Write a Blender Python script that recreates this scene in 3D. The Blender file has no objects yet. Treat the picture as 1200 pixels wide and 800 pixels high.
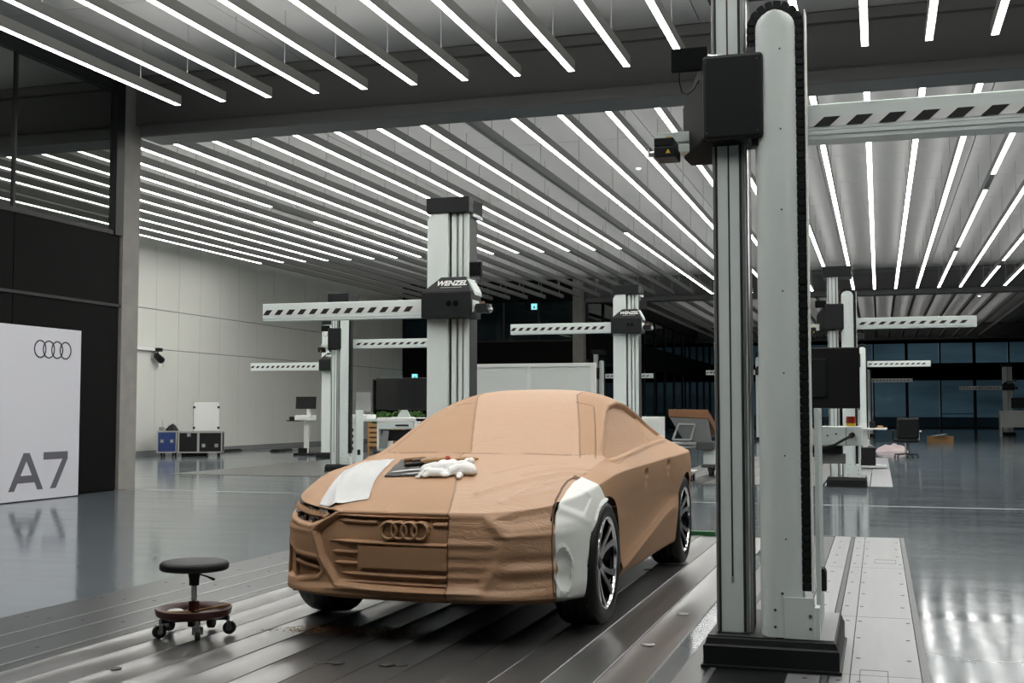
import bpy, bmesh, math, random
import numpy as np
from mathutils import Vector, Matrix
from mathutils.bvhtree import BVHTree
from mathutils.geometry import tessellate_polygon

sc = bpy.context.scene
col = sc.collection
R = math.radians
PI = math.pi
random.seed(7)
rng = np.random.default_rng(7)

# ------------------------------------------------------------------ camera
cam_data = bpy.data.cameras.new('camera')
cam = bpy.data.objects.new('camera', cam_data)
col.objects.link(cam)
cam_data.sensor_width = 36.0
cam_data.lens = 1394.6 / 1200 * 36.0
cam_data.clip_start = 0.05
cam_data.clip_end = 400
cam.location = (0, 0, 1.25)
cam.rotation_euler = (R(90 + 3.321), 0, R(17.125))
sc.camera = cam

# ------------------------------------------------------------------ world: dusk outside the far glass
world = bpy.data.worlds.new('world')
sc.world = world
world.use_nodes = True
wn = world.node_tree.nodes
wl = world.node_tree.links
wbg = wn['Background']
w_tc = wn.new('ShaderNodeTexCoord')
w_sep = wn.new('ShaderNodeSeparateXYZ')
w_ramp = wn.new('ShaderNodeValToRGB')
wl.new(w_tc.outputs['Generated'], w_sep.inputs[0])
wl.new(w_sep.outputs['Z'], w_ramp.inputs[0])
w_ramp.color_ramp.elements[0].position = 0.0
w_ramp.color_ramp.elements[0].color = (0.042, 0.060, 0.074, 1)
w_ramp.color_ramp.elements[1].position = 0.5
w_ramp.color_ramp.elements[1].color = (0.020, 0.030, 0.040, 1)
w_map = wn.new('ShaderNodeMapping'); w_map.inputs['Scale'].default_value = (3.0, 3.0, 14.0)
wl.new(w_tc.outputs['Generated'], w_map.inputs[0])
w_noise = wn.new('ShaderNodeTexNoise'); w_noise.inputs['Scale'].default_value = 3.2; w_noise.inputs['Detail'].default_value = 5
wl.new(w_map.outputs[0], w_noise.inputs['Vector'])
w_mr = wn.new('ShaderNodeMapRange'); w_mr.inputs['From Min'].default_value = 0.35; w_mr.inputs['From Max'].default_value = 0.65
w_mr.inputs['To Min'].default_value = 0.45; w_mr.inputs['To Max'].default_value = 1.35
wl.new(w_noise.outputs['Fac'], w_mr.inputs['Value'])
w_mul = wn.new('ShaderNodeVectorMath'); w_mul.operation = 'SCALE'
wl.new(w_ramp.outputs[0], w_mul.inputs[0]); wl.new(w_mr.outputs['Result'], w_mul.inputs['Scale'])
wl.new(w_mul.outputs[0], wbg.inputs[0])
wbg.inputs[1].default_value = 1.0

# ------------------------------------------------------------------ exposure
LAMP = 13.5
sc.view_settings.view_transform = 'Standard'
sc.view_settings.look = 'None'
sc.view_settings.gamma = 1.0
sc.view_settings.use_curve_mapping = False
sc.view_settings.exposure = 0.14
sc.cycles.use_denoising = True
sc.cycles.max_bounces = 7
sc.cycles.diffuse_bounces = 4
sc.cycles.glossy_bounces = 4
sc.cycles.transmission_bounces = 6
sc.cycles.transparent_max_bounces = 8
sc.cycles.caustics_reflective = False
sc.cycles.caustics_refractive = False
sc.cycles.sample_clamp_indirect = 6.0

# ------------------------------------------------------------------ materials
def srgb(r, g, b):
    f = lambda c: c / 12.92 if c <= 0.04045 else ((c + 0.055) / 1.055) ** 2.4
    return (f(r / 255), f(g / 255), f(b / 255), 1.0)

def mat(name, color, rough=0.5, metal=0.0, var=0.0, vscale=3.0, bump=0.0, bscale=40.0, rvar=0.0, coat=0.0, spec=0.5, stretch=None):
    m = bpy.data.materials.new(name)
    m.use_nodes = True
    n, l = m.node_tree.nodes, m.node_tree.links
    p = n['Principled BSDF']
    p.inputs['Base Color'].default_value = color
    p.inputs['Roughness'].default_value = rough
    p.inputs['Metallic'].default_value = metal
    p.inputs['Specular IOR Level'].default_value = spec
    if coat:
        p.inputs['Coat Weight'].default_value = coat
        p.inputs['Coat Roughness'].default_value = 0.1
    tc = n.new('ShaderNodeTexCoord')
    src = tc.outputs['Object']
    if stretch:
        mp = n.new('ShaderNodeMapping')
        mp.inputs['Scale'].default_value = stretch
        l.new(src, mp.inputs[0]); src = mp.outputs[0]
    if var or rvar:
        t = n.new('ShaderNodeTexNoise')
        t.inputs['Scale'].default_value = vscale
        t.inputs['Detail'].default_value = 5
        l.new(src, t.inputs['Vector'])
        if var:
            mx = n.new('ShaderNodeMix'); mx.data_type = 'RGBA'
            mx.inputs['A'].default_value = tuple(max(0, c * (1 - var)) for c in color[:3]) + (1,)
            mx.inputs['B'].default_value = tuple(min(1, c * (1 + var)) for c in color[:3]) + (1,)
            l.new(t.outputs['Fac'], mx.inputs['Factor'])
            l.new(mx.outputs['Result'], p.inputs['Base Color'])
        if rvar:
            mr = n.new('ShaderNodeMapRange')
            mr.inputs['From Min'].default_value = 0.3; mr.inputs['From Max'].default_value = 0.7
            mr.inputs['To Min'].default_value = max(0.02, rough - rvar); mr.inputs['To Max'].default_value = rough + rvar
            l.new(t.outputs['Fac'], mr.inputs['Value'])
            l.new(mr.outputs['Result'], p.inputs['Roughness'])
    if bump:
        t2 = n.new('ShaderNodeTexNoise')
        t2.inputs['Scale'].default_value = bscale
        t2.inputs['Detail'].default_value = 4
        l.new(src, t2.inputs['Vector'])
        b = n.new('ShaderNodeBump')
        b.inputs['Strength'].default_value = bump
        b.inputs['Distance'].default_value = 0.01
        l.new(t2.outputs['Fac'], b.inputs['Height'])
        l.new(b.outputs['Normal'], p.inputs['Normal'])
    return m

def emit(name, color, strength):
    m = bpy.data.materials.new(name)
    m.use_nodes = True
    n, l = m.node_tree.nodes, m.node_tree.links
    for x in list(n):
        if x.type == 'BSDF_PRINCIPLED': n.remove(x)
    e = n.new('ShaderNodeEmission')
    e.inputs[0].default_value = color
    e.inputs[1].default_value = strength
    l.new(e.outputs[0], n['Material Output'].inputs[0])
    return m

def glass(name, tint, gloss, rough=0.0):
    m = bpy.data.materials.new(name)
    m.use_nodes = True
    n, l = m.node_tree.nodes, m.node_tree.links
    for x in list(n):
        if x.type == 'BSDF_PRINCIPLED': n.remove(x)
    tr = n.new('ShaderNodeBsdfTransparent'); tr.inputs[0].default_value = tint
    gl = n.new('ShaderNodeBsdfGlossy'); gl.inputs['Roughness'].default_value = rough
    gl.inputs[0].default_value = (0.9, 0.95, 0.9, 1)
    lw = n.new('ShaderNodeLayerWeight'); lw.inputs[0].default_value = gloss
    mx = n.new('ShaderNodeMixShader')
    l.new(lw.outputs['Fresnel'], mx.inputs[0])
    l.new(tr.outputs[0], mx.inputs[1]); l.new(gl.outputs[0], mx.inputs[2])
    l.new(mx.outputs[0], n['Material Output'].inputs[0])
    return m

M = {}
M['lamp'] = emit('lamp_diffuser', (1.0, 0.985, 0.95, 1), LAMP)
M['lamp_up'] = emit('lamp_uplight', (1.0, 0.985, 0.95, 1), LAMP * 0.2)
M['lamp_up_front'] = emit('lamp_uplight_front', (1.0, 0.985, 0.95, 1), LAMP * 0.42)
M['lamp_up_dim'] = emit('lamp_uplight_dim', (1.0, 0.985, 0.95, 1), LAMP * 0.12)
M['lamp_off'] = mat('lamp_diffuser_unlit', (0.30, 0.30, 0.29, 1), 0.5)
M['housing'] = mat('lamp_housing', (0.42, 0.415, 0.39, 1), 0.45)
M['rod'] = mat('rod_steel', (0.5, 0.5, 0.5, 1), 0.4, 0.6)
M['ceiling'] = mat('ceiling_panel_grey', (0.54, 0.54, 0.53, 1), 0.36, 0.18, var=0.06, vscale=0.6, rvar=0.06)
M['beam'] = mat('beam_dark_grey', (0.13, 0.13, 0.125, 1), 0.6, var=0.08, vscale=0.5)
M['flange'] = mat('flange_grey', (0.155, 0.155, 0.15, 1), 0.42)
M['white_wall'] = mat('white_wall_panel', (0.74, 0.745, 0.685, 1), 0.5, var=0.03, vscale=0.7)
M['black_wall'] = mat('black_wall_panel', (0.0045, 0.0045, 0.0045, 1), 0.65, var=0.2, vscale=2, spec=0.10)
M['black'] = mat('black_plastic', (0.007, 0.0073, 0.0076, 1), 0.5, spec=0.3)
M['black_gloss'] = mat('black_gloss', (0.006, 0.006, 0.007, 1), 0.15)
M['rubber'] = mat('rubber', (0.007, 0.007, 0.007, 1), 0.5, bump=0.1, bscale=80, spec=0.35)
M['concrete'] = mat('concrete', (0.31, 0.295, 0.27, 1), 0.8, var=0.22, vscale=3.5, bump=0.25, bscale=14)
M['alu'] = mat('machine_light_grey', (0.76, 0.825, 0.80, 1), 0.42, 0.0, var=0.02)
M['alu_rail'] = mat('aluminium_rail', (0.62, 0.63, 0.62, 1), 0.3, 0.85)
M['alu_dark'] = mat('groove_dark', (0.03, 0.033, 0.033, 1), 0.5)
M['machine_black'] = mat('machine_black_cover', (0.0085, 0.010, 0.011, 1), 0.5, spec=0.3)
M['cover_black'] = mat('matt_black_cover', (0.006, 0.007, 0.0075, 1), 0.6, spec=0.08)
M['steel'] = mat('steel', (0.55, 0.55, 0.54, 1), 0.28, 0.9)
M['chrome'] = mat('chrome', (0.75, 0.75, 0.75, 1), 0.12, 1.0)
M['white'] = mat('white_paint', (0.84, 0.85, 0.82, 1), 0.5)
M['white_board'] = mat('white_board', (0.76, 0.79, 0.75, 1), 0.45, var=0.03)
M['stripe_black'] = mat('stripe_black', (0.012, 0.012, 0.012, 1), 0.5)
M['stripe_white'] = mat('stripe_white', (0.78, 0.79, 0.78, 1), 0.45)
M['wood'] = mat('light_wood', (0.42, 0.24, 0.10, 1), 0.5, var=0.25, vscale=12, stretch=(1, 8, 8))
M['red'] = mat('red_plastic', (0.45, 0.03, 0.02, 1), 0.4)
M['yellow'] = mat('yellow', (0.75, 0.50, 0.03, 1), 0.5)
M['orange_cart'] = mat('brown_clay_board', (0.30, 0.145, 0.07, 1), 0.4, var=0.15)
M['green'] = mat('green_bar', (0.01, 0.09, 0.025, 1), 0.45)
M['leaf'] = mat('leaf_green', (0.06, 0.17, 0.03, 1), 0.5, var=0.4, vscale=6)
M['blue_case'] = mat('blue_case', (0.018, 0.045, 0.19, 1), 0.45)
M['screen'] = mat('screen_off', (0.004, 0.004, 0.005, 1), 0.22)
M['paper'] = mat('banner_white', (0.74, 0.74, 0.79, 1), 0.6, var=0.015, vscale=1.0)
M['letter_grey'] = mat('letter_grey', (0.13, 0.13, 0.15, 1), 0.6)
M['grey_dark'] = mat('dark_grey', (0.06, 0.062, 0.065, 1), 0.5)
M['grey_mid'] = mat('mid_grey', (0.26, 0.27, 0.27, 1), 0.45)
M['cloth_white'] = mat('cotton_white', (0.90, 0.90, 0.88, 1), 0.9, bump=0.35, bscale=120)
M['tray_red'] = mat('tray_dark_red', (0.060, 0.012, 0.010, 1), 0.3)
M['mullion'] = mat('facade_mullion', (0.010, 0.010, 0.011, 1), 0.5)
M['exit_sign'] = emit('exit_sign_lit', (0.25, 0.85, 0.9, 1), 1.2)
M['glass_win'] = glass('window_glass', (0.55, 0.62, 0.58, 1), 0.80)
M['glass_far'] = glass('facade_glass', (0.62, 0.72, 0.75, 1), 0.22)
M['ground_out'] = mat('outdoor_ground', (0.10, 0.11, 0.12, 1), 0.9, var=0.4, vscale=0.2)

# ------------------------------------------------------------------ geometry helper
class MB:
    """collects vertices and faces, builds ONE mesh object"""
    def __init__(s):
        s.v = []; s.f = []; s.mi = []; s.m = 0
    def add(s, vs, fs):
        o = len(s.v)
        s.v += [tuple(x) for x in vs]
        s.f += [tuple(i + o for i in f) for f in fs]
        s.mi += [s.m] * len(fs)
        return s
    def box(s, x0, x1, y0, y1, z0, z1):
        x0, x1 = min(x0, x1), max(x0, x1); y0, y1 = min(y0, y1), max(y0, y1); z0, z1 = min(z0, z1), max(z0, z1)
        return s.add([(x0, y0, z0), (x1, y0, z0), (x1, y1, z0), (x0, y1, z0), (x0, y0, z1), (x1, y0, z1), (x1, y1, z1), (x0, y1, z1)],
                     [(0, 3, 2, 1), (4, 5, 6, 7), (0, 1, 5, 4), (1, 2, 6, 5), (2, 3, 7, 6), (3, 0, 4, 7)])
    def bar(s, p0, p1, w, h, up=(0, 0, 1)):
        p0 = Vector(p0); p1 = Vector(p1); d = (p1 - p0).normalized(); up = Vector(up)
        if abs(d.dot(up)) > 0.98: up = Vector((0, 1, 0))
        a = d.cross(up).normalized() * (w / 2); b = a.cross(d).normalized() * (h / 2)
        vs = [p + sa * a + sb * b for p in (p0, p1) for sa, sb in ((-1, -1), (1, -1), (1, 1), (-1, 1))]
        return s.add(vs, [(3, 2, 1, 0), (4, 5, 6, 7), (0, 1, 5, 4), (1, 2, 6, 5), (2, 3, 7, 6), (3, 0, 4, 7)])
    def cyl(s, p0, p1, r0, r1=None, n=16, caps=True):
        r1 = r0 if r1 is None else r1
        p0 = Vector(p0); p1 = Vector(p1); d = (p1 - p0).normalized()
        up = Vector((0, 0, 1)) if abs(d.z) < 0.9 else Vector((1, 0, 0))
        a = d.cross(up).normalized(); b = d.cross(a).normalized()
        vs = []
        for p, r in ((p0, r0), (p1, r1)):
            for k in range(n):
                t = 2 * PI * k / n
                vs.append(p + a * (r * math.cos(t)) + b * (r * math.sin(t)))
        fs = [(k, (k + 1) % n, n + (k + 1) % n, n + k) for k in range(n)]
        if caps: fs += [tuple(range(n - 1, -1, -1)), tuple(range(n, 2 * n))]
        return s.add(vs, fs)
    def lathe(s, prof, n=24, c=(0, 0, 0), axis='Z', closed=False, sx=1.0, sy=1.0, caps=True):
        vs = []
        for r, h in prof:
            for k in range(n):
                t = 2 * PI * k / n
                a, b = r * math.cos(t) * sx, r * math.sin(t) * sy
                if axis == 'Z': vs.append((c[0] + a, c[1] + b, c[2] + h))
                elif axis == 'X': vs.append((c[0] + h, c[1] + a, c[2] + b))
                else: vs.append((c[0] + a, c[1] + h, c[2] + b))
        m = len(prof); fs = []
        for i in range(m if closed else m - 1):
            j = (i + 1) % m
            for k in range(n):
                fs.append((i * n + k, i * n + (k + 1) % n, j * n + (k + 1) % n, j * n + k))
        if not closed and caps:
            if prof[0][0] > 1e-5: fs.append(tuple(range(n - 1, -1, -1)))
            if prof[-1][0] > 1e-5: fs.append(tuple((m - 1) * n + k for k in range(n)))
        return s.add(vs, fs)
    def tube(s, pts, r, n=8, caps=True):
        pts = [Vector(p) for p in pts]
        vs = []; a = None
        for i, p in enumerate(pts):
            d = ((pts[min(i + 1, len(pts) - 1)] - pts[max(i - 1, 0)])).normalized()
            if a is None:
                up = Vector((0, 0, 1)) if abs(d.z) < 0.9 else Vector((1, 0, 0))
                a = d.cross(up).normalized()
            else:
                a = (a - d * a.dot(d)).normalized()
            b = d.cross(a)
            rr = r[i] if isinstance(r, (list, tuple)) else r
            for k in range(n):
                t = 2 * PI * k / n
                vs.append(p + a * (rr * math.cos(t)) + b * (rr * math.sin(t)))
        fs = []
        for i in range(len(pts) - 1):
            for k in range(n):
                fs.append((i * n + k, i * n + (k + 1) % n, (i + 1) * n + (k + 1) % n, (i + 1) * n + k))
        if caps: fs += [tuple(range(n - 1, -1, -1)), tuple((len(pts) - 1) * n + k for k in range(n))]
        return s.add(vs, fs)
    def prism(s, poly, axis, h0, h1):
        """poly: 2D outline; axis: the one it is extruded along ('X': (y,z), 'Y': (x,z), 'Z': (x,y))"""
        n = len(poly)
        def P(a, b, h):
            return (h, a, b) if axis == 'X' else (a, h, b) if axis == 'Y' else (a, b, h)
        vs = [P(a, b, h) for h in (h0, h1) for a, b in poly]
        fs = [(k, (k + 1) % n, n + (k + 1) % n, n + k) for k in range(n)]
        for t in tessellate_polygon([[Vector((a, b, 0)) for a, b in poly]]):
            fs.append(tuple(t)); fs.append(tuple(n + i for i in reversed(t)))
        return s.add(vs, fs)
    def grid(s, P):
        """P[i][j] points"""
        n, m = len(P), len(P[0])
        return s.add([q for row in P for q in row], [(i * m + j, i * m + j + 1, (i + 1) * m + j + 1, (i + 1) * m + j) for i in range(n - 1) for j in range(m - 1)])
    def mesh(s, name, mats, smooth=None):
        me = bpy.data.meshes.new(name)
        me.from_pydata(s.v, [], s.f)
        for m in (mats if isinstance(mats, (list, tuple)) else [mats]): me.materials.append(m)
        if any(s.mi): me.polygons.foreach_set('material_index', s.mi)
        bm = bmesh.new(); bm.from_mesh(me)
        bmesh.ops.recalc_face_normals(bm, faces=bm.faces)
        bm.to_mesh(me); bm.free()
        if smooth:
            me.shade_smooth()
            me.set_sharp_from_angle(angle=R(smooth))
        me.update()
        return me
    def build(s, name, mats, parent=None, smooth=None, bevel=0.0, loc=None):
        o = bpy.data.objects.new(name, s.mesh(name, mats, smooth))
        col.objects.link(o)
        if parent is not None: o.parent = parent
        if loc is not None: o.location = loc
        if bevel:
            b = o.modifiers.new('bevel', 'BEVEL'); b.width = bevel; b.segments = 2; b.limit_method = 'ANGLE'; b.angle_limit = R(50)
        return o

def tag(o, label, cat, group=None, kind=None):
    o['label'] = label; o['category'] = cat
    if group: o['group'] = group
    if kind: o['kind'] = kind
    return o

def thing(name, label, cat, loc=(0, 0, 0), rz=0.0, group=None):
    o = bpy.data.objects.new(name, None)
    o.empty_display_size = 0.1
    col.objects.link(o)
    o.location = loc; o.rotation_euler = (0, 0, rz)
    return tag(o, label, cat, group)

def struct(name, mb, m, parent=None, smooth=None, bevel=0.0):
    o = mb.build(name, m, parent, smooth, bevel)
    if parent is None: o['kind'] = 'structure'
    return o

def copy_tree(o, parent=None):
    c = o.copy(); col.objects.link(c)
    if parent is not None: c.parent = parent
    for ch in list(o.children): copy_tree(ch, c)
    return c

def text_mesh(name, s, size, depth, m, parent, matrix, shear=0.0, bold=0.0):
    cu = bpy.data.curves.new(name, 'FONT')
    cu.body = s; cu.size = size; cu.extrude = depth; cu.align_x = 'CENTER'; cu.align_y = 'CENTER'; cu.shear = shear; cu.offset = bold
    t = bpy.data.objects.new(name + '_tmp', cu); col.objects.link(t)
    dg = bpy.context.evaluated_depsgraph_get()
    me = bpy.data.meshes.new_from_object(t.evaluated_get(dg))
    bpy.data.objects.remove(t); bpy.data.curves.remove(cu)
    me.name = name
    me.materials.clear(); me.materials.append(m)
    o = bpy.data.objects.new(name, me); col.objects.link(o)
    o.parent = parent; o.matrix_local = matrix
    return o

ORD = ['first', 'second', 'third', 'fourth', 'fifth', 'sixth', 'seventh', 'eighth', 'ninth', 'tenth', 'eleventh', 'twelfth', 'thirteenth', 'fourteenth', 'fifteenth',
       'sixteenth', 'seventeenth', 'eighteenth', 'nineteenth', 'twentieth', 'twenty-first', 'twenty-second', 'twenty-third', 'twenty-fourth', 'twenty-fifth',
       'twenty-sixth', 'twenty-seventh', 'twenty-eighth', 'twenty-ninth', 'thirtieth', 'thirty-first', 'thirty-second', 'thirty-third', 'thirty-fourth']
# ================================================================== THE HALL
BY1, BY2, BY3 = 16.4, 47.3, 78.2          # the cross beams
CZ = 6.65                                  # ceiling height
WX = -19.4                                 # white side wall
DX = -11.47                                # dark block
RX = 13.0                                  # right side wall (out of frame)
FARY = 88.0

def floor_mat():
    m = bpy.data.materials.new('epoxy_floor')
    m.use_nodes = True
    n, l = m.node_tree.nodes, m.node_tree.links
    p = n['Principled BSDF']
    tc = n.new('ShaderNodeTexCoord')
    t = n.new('ShaderNodeTexNoise'); t.inputs['Scale'].default_value = 0.35; t.inputs['Detail'].default_value = 6
    l.new(tc.outputs['Object'], t.inputs['Vector'])
    mx = n.new('ShaderNodeMix'); mx.data_type = 'RGBA'
    mx.inputs['A'].default_value = (0.105, 0.128, 0.142, 1); mx.inputs['B'].default_value = (0.160, 0.185, 0.200, 1)
    l.new(t.outputs['Fac'], mx.inputs['Factor']); l.new(mx.outputs['Result'], p.inputs['Base Color'])
    mp = n.new('ShaderNodeMapping'); mp.inputs['Scale'].default_value = (0.5, 3.0, 1); mp.inputs['Rotation'].default_value = (0, 0, 0.3)
    l.new(tc.outputs['Object'], mp.inputs[0])
    t2 = n.new('ShaderNodeTexNoise'); t2.inputs['Scale'].default_value = 1.1; t2.inputs['Detail'].default_value = 7
    l.new(mp.outputs[0], t2.inputs['Vector'])
    mr = n.new('ShaderNodeMapRange'); mr.inputs['From Min'].default_value = 0.3; mr.inputs['From Max'].default_value = 0.72
    mr.inputs['To Min'].default_value = 0.075; mr.inputs['To Max'].default_value = 0.14
    l.new(t2.outputs['Fac'], mr.inputs['Value']); l.new(mr.outputs['Result'], p.inputs['Roughness'])
    t3 = n.new('ShaderNodeTexNoise'); t3.inputs['Scale'].default_value = 3.0; t3.inputs['Detail'].default_value = 3
    l.new(tc.outputs['Object'], t3.inputs['Vector'])
    b = n.new('ShaderNodeBump'); b.inputs['Strength'].default_value = 0.05; b.inputs['Distance'].default_value = 0.02
    l.new(t3.outputs['Fac'], b.inputs['Height']); l.new(b.outputs['Normal'], p.inputs['Normal'])
    p.inputs['Specular IOR Level'].default_value = 0.24
    p.inputs['Specular Tint'].default_value = (0.80, 0.92, 1.0, 1)
    p.inputs['Coat Weight'].default_value = 0.0
    return m
M['floor'] = floor_mat()

def plate_mat(name, c0, c1, r0, r1, metal):
    m = bpy.data.materials.new(name)
    m.use_nodes = True
    n, l = m.node_tree.nodes, m.node_tree.links
    p = n['Principled BSDF']
    p.inputs['Metallic'].default_value = metal
    tc = n.new('ShaderNodeTexCoord')
    mp = n.new('ShaderNodeMapping'); mp.inputs['Scale'].default_value = (9.0, 0.8, 1)
    l.new(tc.outputs['Object'], mp.inputs[0])
    t = n.new('ShaderNodeTexNoise'); t.inputs['Scale'].default_value = 1.6; t.inputs['Detail'].default_value = 8
    l.new(mp.outputs[0], t.inputs['Vector'])
    mx = n.new('ShaderNodeMix'); mx.data_type = 'RGBA'
    mx.inputs['A'].default_value = c0; mx.inputs['B'].default_value = c1
    l.new(t.outputs['Fac'], mx.inputs['Factor']); l.new(mx.outputs['Result'], p.inputs['Base Color'])
    t2 = n.new('ShaderNodeTexNoise'); t2.inputs['Scale'].default_value = 1.2; t2.inputs['Detail'].default_value = 3
    l.new(mp.outputs[0], t2.inputs['Vector'])
    mr = n.new('ShaderNodeMapRange'); mr.inputs['From Min'].default_value = 0.3; mr.inputs['From Max'].default_value = 0.7
    mr.inputs['To Min'].default_value = r0; mr.inputs['To Max'].default_value = r1
    p.inputs['Roughness'].default_value = (r0 + r1) / 2
    return m
M['plate'] = plate_mat('ground_steel_plate', (0.20, 0.199, 0.195, 1), (0.27, 0.268, 0.262, 1), 0.24, 0.32, 0.8)
M['plate_dark'] = plate_mat('slotted_edge_plate', (0.045, 0.049, 0.05, 1), (0.07, 0.075, 0.076, 1), 0.28, 0.36, 0.3)
M['plate_light'] = plate_mat('pit_cover_plate', (0.27, 0.28, 0.285, 1), (0.34, 0.35, 0.355, 1), 0.34, 0.42, 0.5)
M['seam'] = mat('floor_seam', (0.10, 0.105, 0.105, 1), 0.4, 0.4)
M['line'] = mat('floor_line', (0.42, 0.45, 0.46, 1), 0.25)

floor = struct('floor', MB().box(WX - 0.2, RX + 0.2, -16, FARY + 0.6, -0.3, 0.0), M['floor'])
struct('trim_1', MB().box(DX - 0.05, 6.0, 16.36, 16.44, 0.0, 0.002), M['line'])

# --- steel plates the car stands on (laid into the floor, each one a piece)
PZ = 0.010
pitch = 0.2295
def plate_mesh(w, y0, y1, dish):
    """a plank-like steel plate with bevelled edges and a very slightly dished top"""
    mb = MB(); n = 10
    rows = []
    for y in (y0, y1):
        row = [(-w / 2, y, 0.0), (-w / 2, y, PZ - 0.003)]
        for k in range(n + 1):
            t = k / n
            x = -w / 2 + 0.003 + (w - 0.006) * t
            row.append((x, y, PZ + dish(t)))
        row += [(w / 2, y, PZ - 0.003), (w / 2, y, 0.0)]
        rows.append(row)
    mb.grid(rows)
    return mb.mesh('floor_plate', M['plate'], smooth=25)
dish = lambda t: -0.0075 * math.sin(PI * t ** 0.7)
pm = plate_mesh(pitch - 0.007, -1.5, 12.0, dish)
k = 0
x = -4.02
while x + pitch < -0.92:
    o = bpy.data.objects.new('floor_plate', pm); col.objects.link(o)
    o.parent = floor; o.location = (x + pitch / 2, 0, 0)
    x += pitch; k += 1
# left slotted strips beside the plates
xs = [-5.08, -4.67, -4.42, -4.13, -4.025]
for a, b in zip(xs[:-1], xs[1:]):
    o = MB().box(a + 0.010, b - 0.010, -1.5, 12.0, 0.0, PZ - 0.004).build('edge_plate', M['plate_dark'], floor, bevel=0.002)
for a in xs[1:-1]:
    MB().box(a - 0.006, a + 0.006, -1.5, 12.0, 0.0, PZ - 0.002).build('edge_strip', M['alu_rail'], floor)
# bolt holes in the slotted strips (small dark plugs)
bolt_me = MB().cyl((0, 0, 0), (0, 0, 0.001), 0.012, n=8).mesh('bolt_plug', M['alu_dark'])
def plugs(xlist, ylist, z, jitter=0.0):
    for xx_ in xlist:
        for yy_ in ylist:
            o = bpy.data.objects.new('bolt_plug', bolt_me); col.objects.link(o); o.parent = floor
            o.location = (xx_ + random.uniform(-jitter, jitter), yy_ + random.uniform(-jitter, jitter), z)
plugs([-4.95, -4.80, -4.56, -4.28], [4.6 + 0.75 * i for i in range(8)], PZ - 0.004, 0.02)
# round cover discs in the steel plates
for px_, py_ in ((-1.20, 6.35), (-1.17, 7.35), (-2.65, 5.42), (-2.58, 5.44), (-2.33, 5.47), (-2.26, 5.49), (-1.75, 9.3), (-3.55, 5.0)):
    MB().lathe([(0.001, PZ + 0.0015), (0.030, PZ + 0.0015), (0.036, PZ), (0.036, PZ - 0.004)], 18, (px_, py_, 0)).build('cover_disc', M['steel'] if px_ > -1.3 else M['alu_dark'], floor)
# the guide rail bed under the measuring machine and pit covers to its right
MB().box(-0.93, -0.44, -1.5, 12.2, 0.0, 0.012).build('rail_bed', mat('rail_bed_dark', (0.014, 0.016, 0.017, 1), 0.3, 0.2, var=0.2), floor, bevel=0.002)
MB().box(-0.80, -0.77, -1.5, 12.2, 0.012, 0.016).build('guide_rail', M['grey_dark'], floor)
MB().box(-0.28, -0.25, -1.5, 12.2, 0.0, 0.013).build('guide_rail', M['grey_dark'], floor)
pits = [-1.5, 1.4, 3.9, 5.9, 7.55, 9.9, 12.25]
for i in range(len(pits) - 1):
    a, b = pits[i] + 0.003, pits[i + 1] - 0.003
    MB().box(-0.435, -0.285, a, b, 0.0, 0.011).build('pit_cover', M['plate_light'], floor, bevel=0.0015)
    MB().box(-0.245, -0.155, a, b, 0.0, 0.011).build('pit_cover', M['plate_light'], floor, bevel=0.0015)
    MB().box(-0.150, 0.165, a, b, 0.0, 0.011).build('pit_cover', M['plate_light'], floor, bevel=0.0015)
MB().box(0.170, 0.205, -1.5, 12.27, 0.0, 0.012).build('pit_edge', M['seam'], floor)
MB().box(-0.93, 0.205, 12.25, 12.30, 0.0, 0.010).build('pit_edge', M['seam'], floor)
plugs([-0.36, -0.21, -0.12, 0.13], [5.2 + 0.55 * i for i in range(13)], 0.011, 0.012)
for (a, b, c, d) in ((-0.11, 0.02, 5.62, 6.02), (-0.06, 0.11, 10.2, 10.45)):
    for q in ((a, a + .004, c, d), (b - .004, b, c, d), (a, b, c, c + .006), (a, b, d - .006, d)):
        MB().box(*q, 0.011, 0.0118).build('hatch_joint', M['alu_dark'], floor)

# plate beds of the other bays, seen flat in the distance
def far_bed(x0, x1, y0, y1, n, me_mat):
    w = (x1 - x0) / n
    me = MB().box(-w / 2 + 0.008, w / 2 - 0.008, y0, y1, 0.0, 0.008).mesh('floor_plate', me_mat)
    for i in range(n):
        o = bpy.data.objects.new('floor_plate', me); col.objects.link(o); o.parent = floor
        o.location = (x0 + w * (i + 0.5), 0, 0)
far_bed(-3.9, -0.93, 20.4, 33.0, 9, M['plate'])
far_bed(-0.9, 0.2, 20.5, 33.0, 3, M['plate_light'])
far_bed(-13.4, -10.3, 20.6, 33.0, 9, M['plate'])
far_bed(-18.5, -15.0, 33.0, 46.0, 8, M['plate'])

# --- ceiling
ceiling = struct('ceiling', MB().box(WX - 0.2, RX + 0.2, -16, FARY + 0.6, CZ + 0.06, CZ + 0.4), M['ceiling'])
def panels(x0, x1, y0, y1, nx, ny):
    w, d = (x1 - x0) / nx, (y1 - y0) / ny
    me = MB().box(-w / 2 + 0.008, w / 2 - 0.008, -d / 2 + 0.008, d / 2 - 0.008, CZ, CZ + 0.055).mesh('ceiling_panel', M['ceiling'])
    for i in range(nx):
        for j in range(ny):
            o = bpy.data.objects.new('ceiling_panel', me); col.objects.link(o); o.parent = ceiling
            o.location = (x0 + w * (i + .5), y0 + d * (j + .5), random.uniform(-0.004, 0.0))
panels(DX, RX, -2.0, BY1 - 0.02, 8, 6)
panels(WX, 8.0, BY1 + 0.5, BY2 - 0.02, 9, 10)
panels(DX, 8.0, BY2 + 0.5, BY3, 6, 8)

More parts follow.
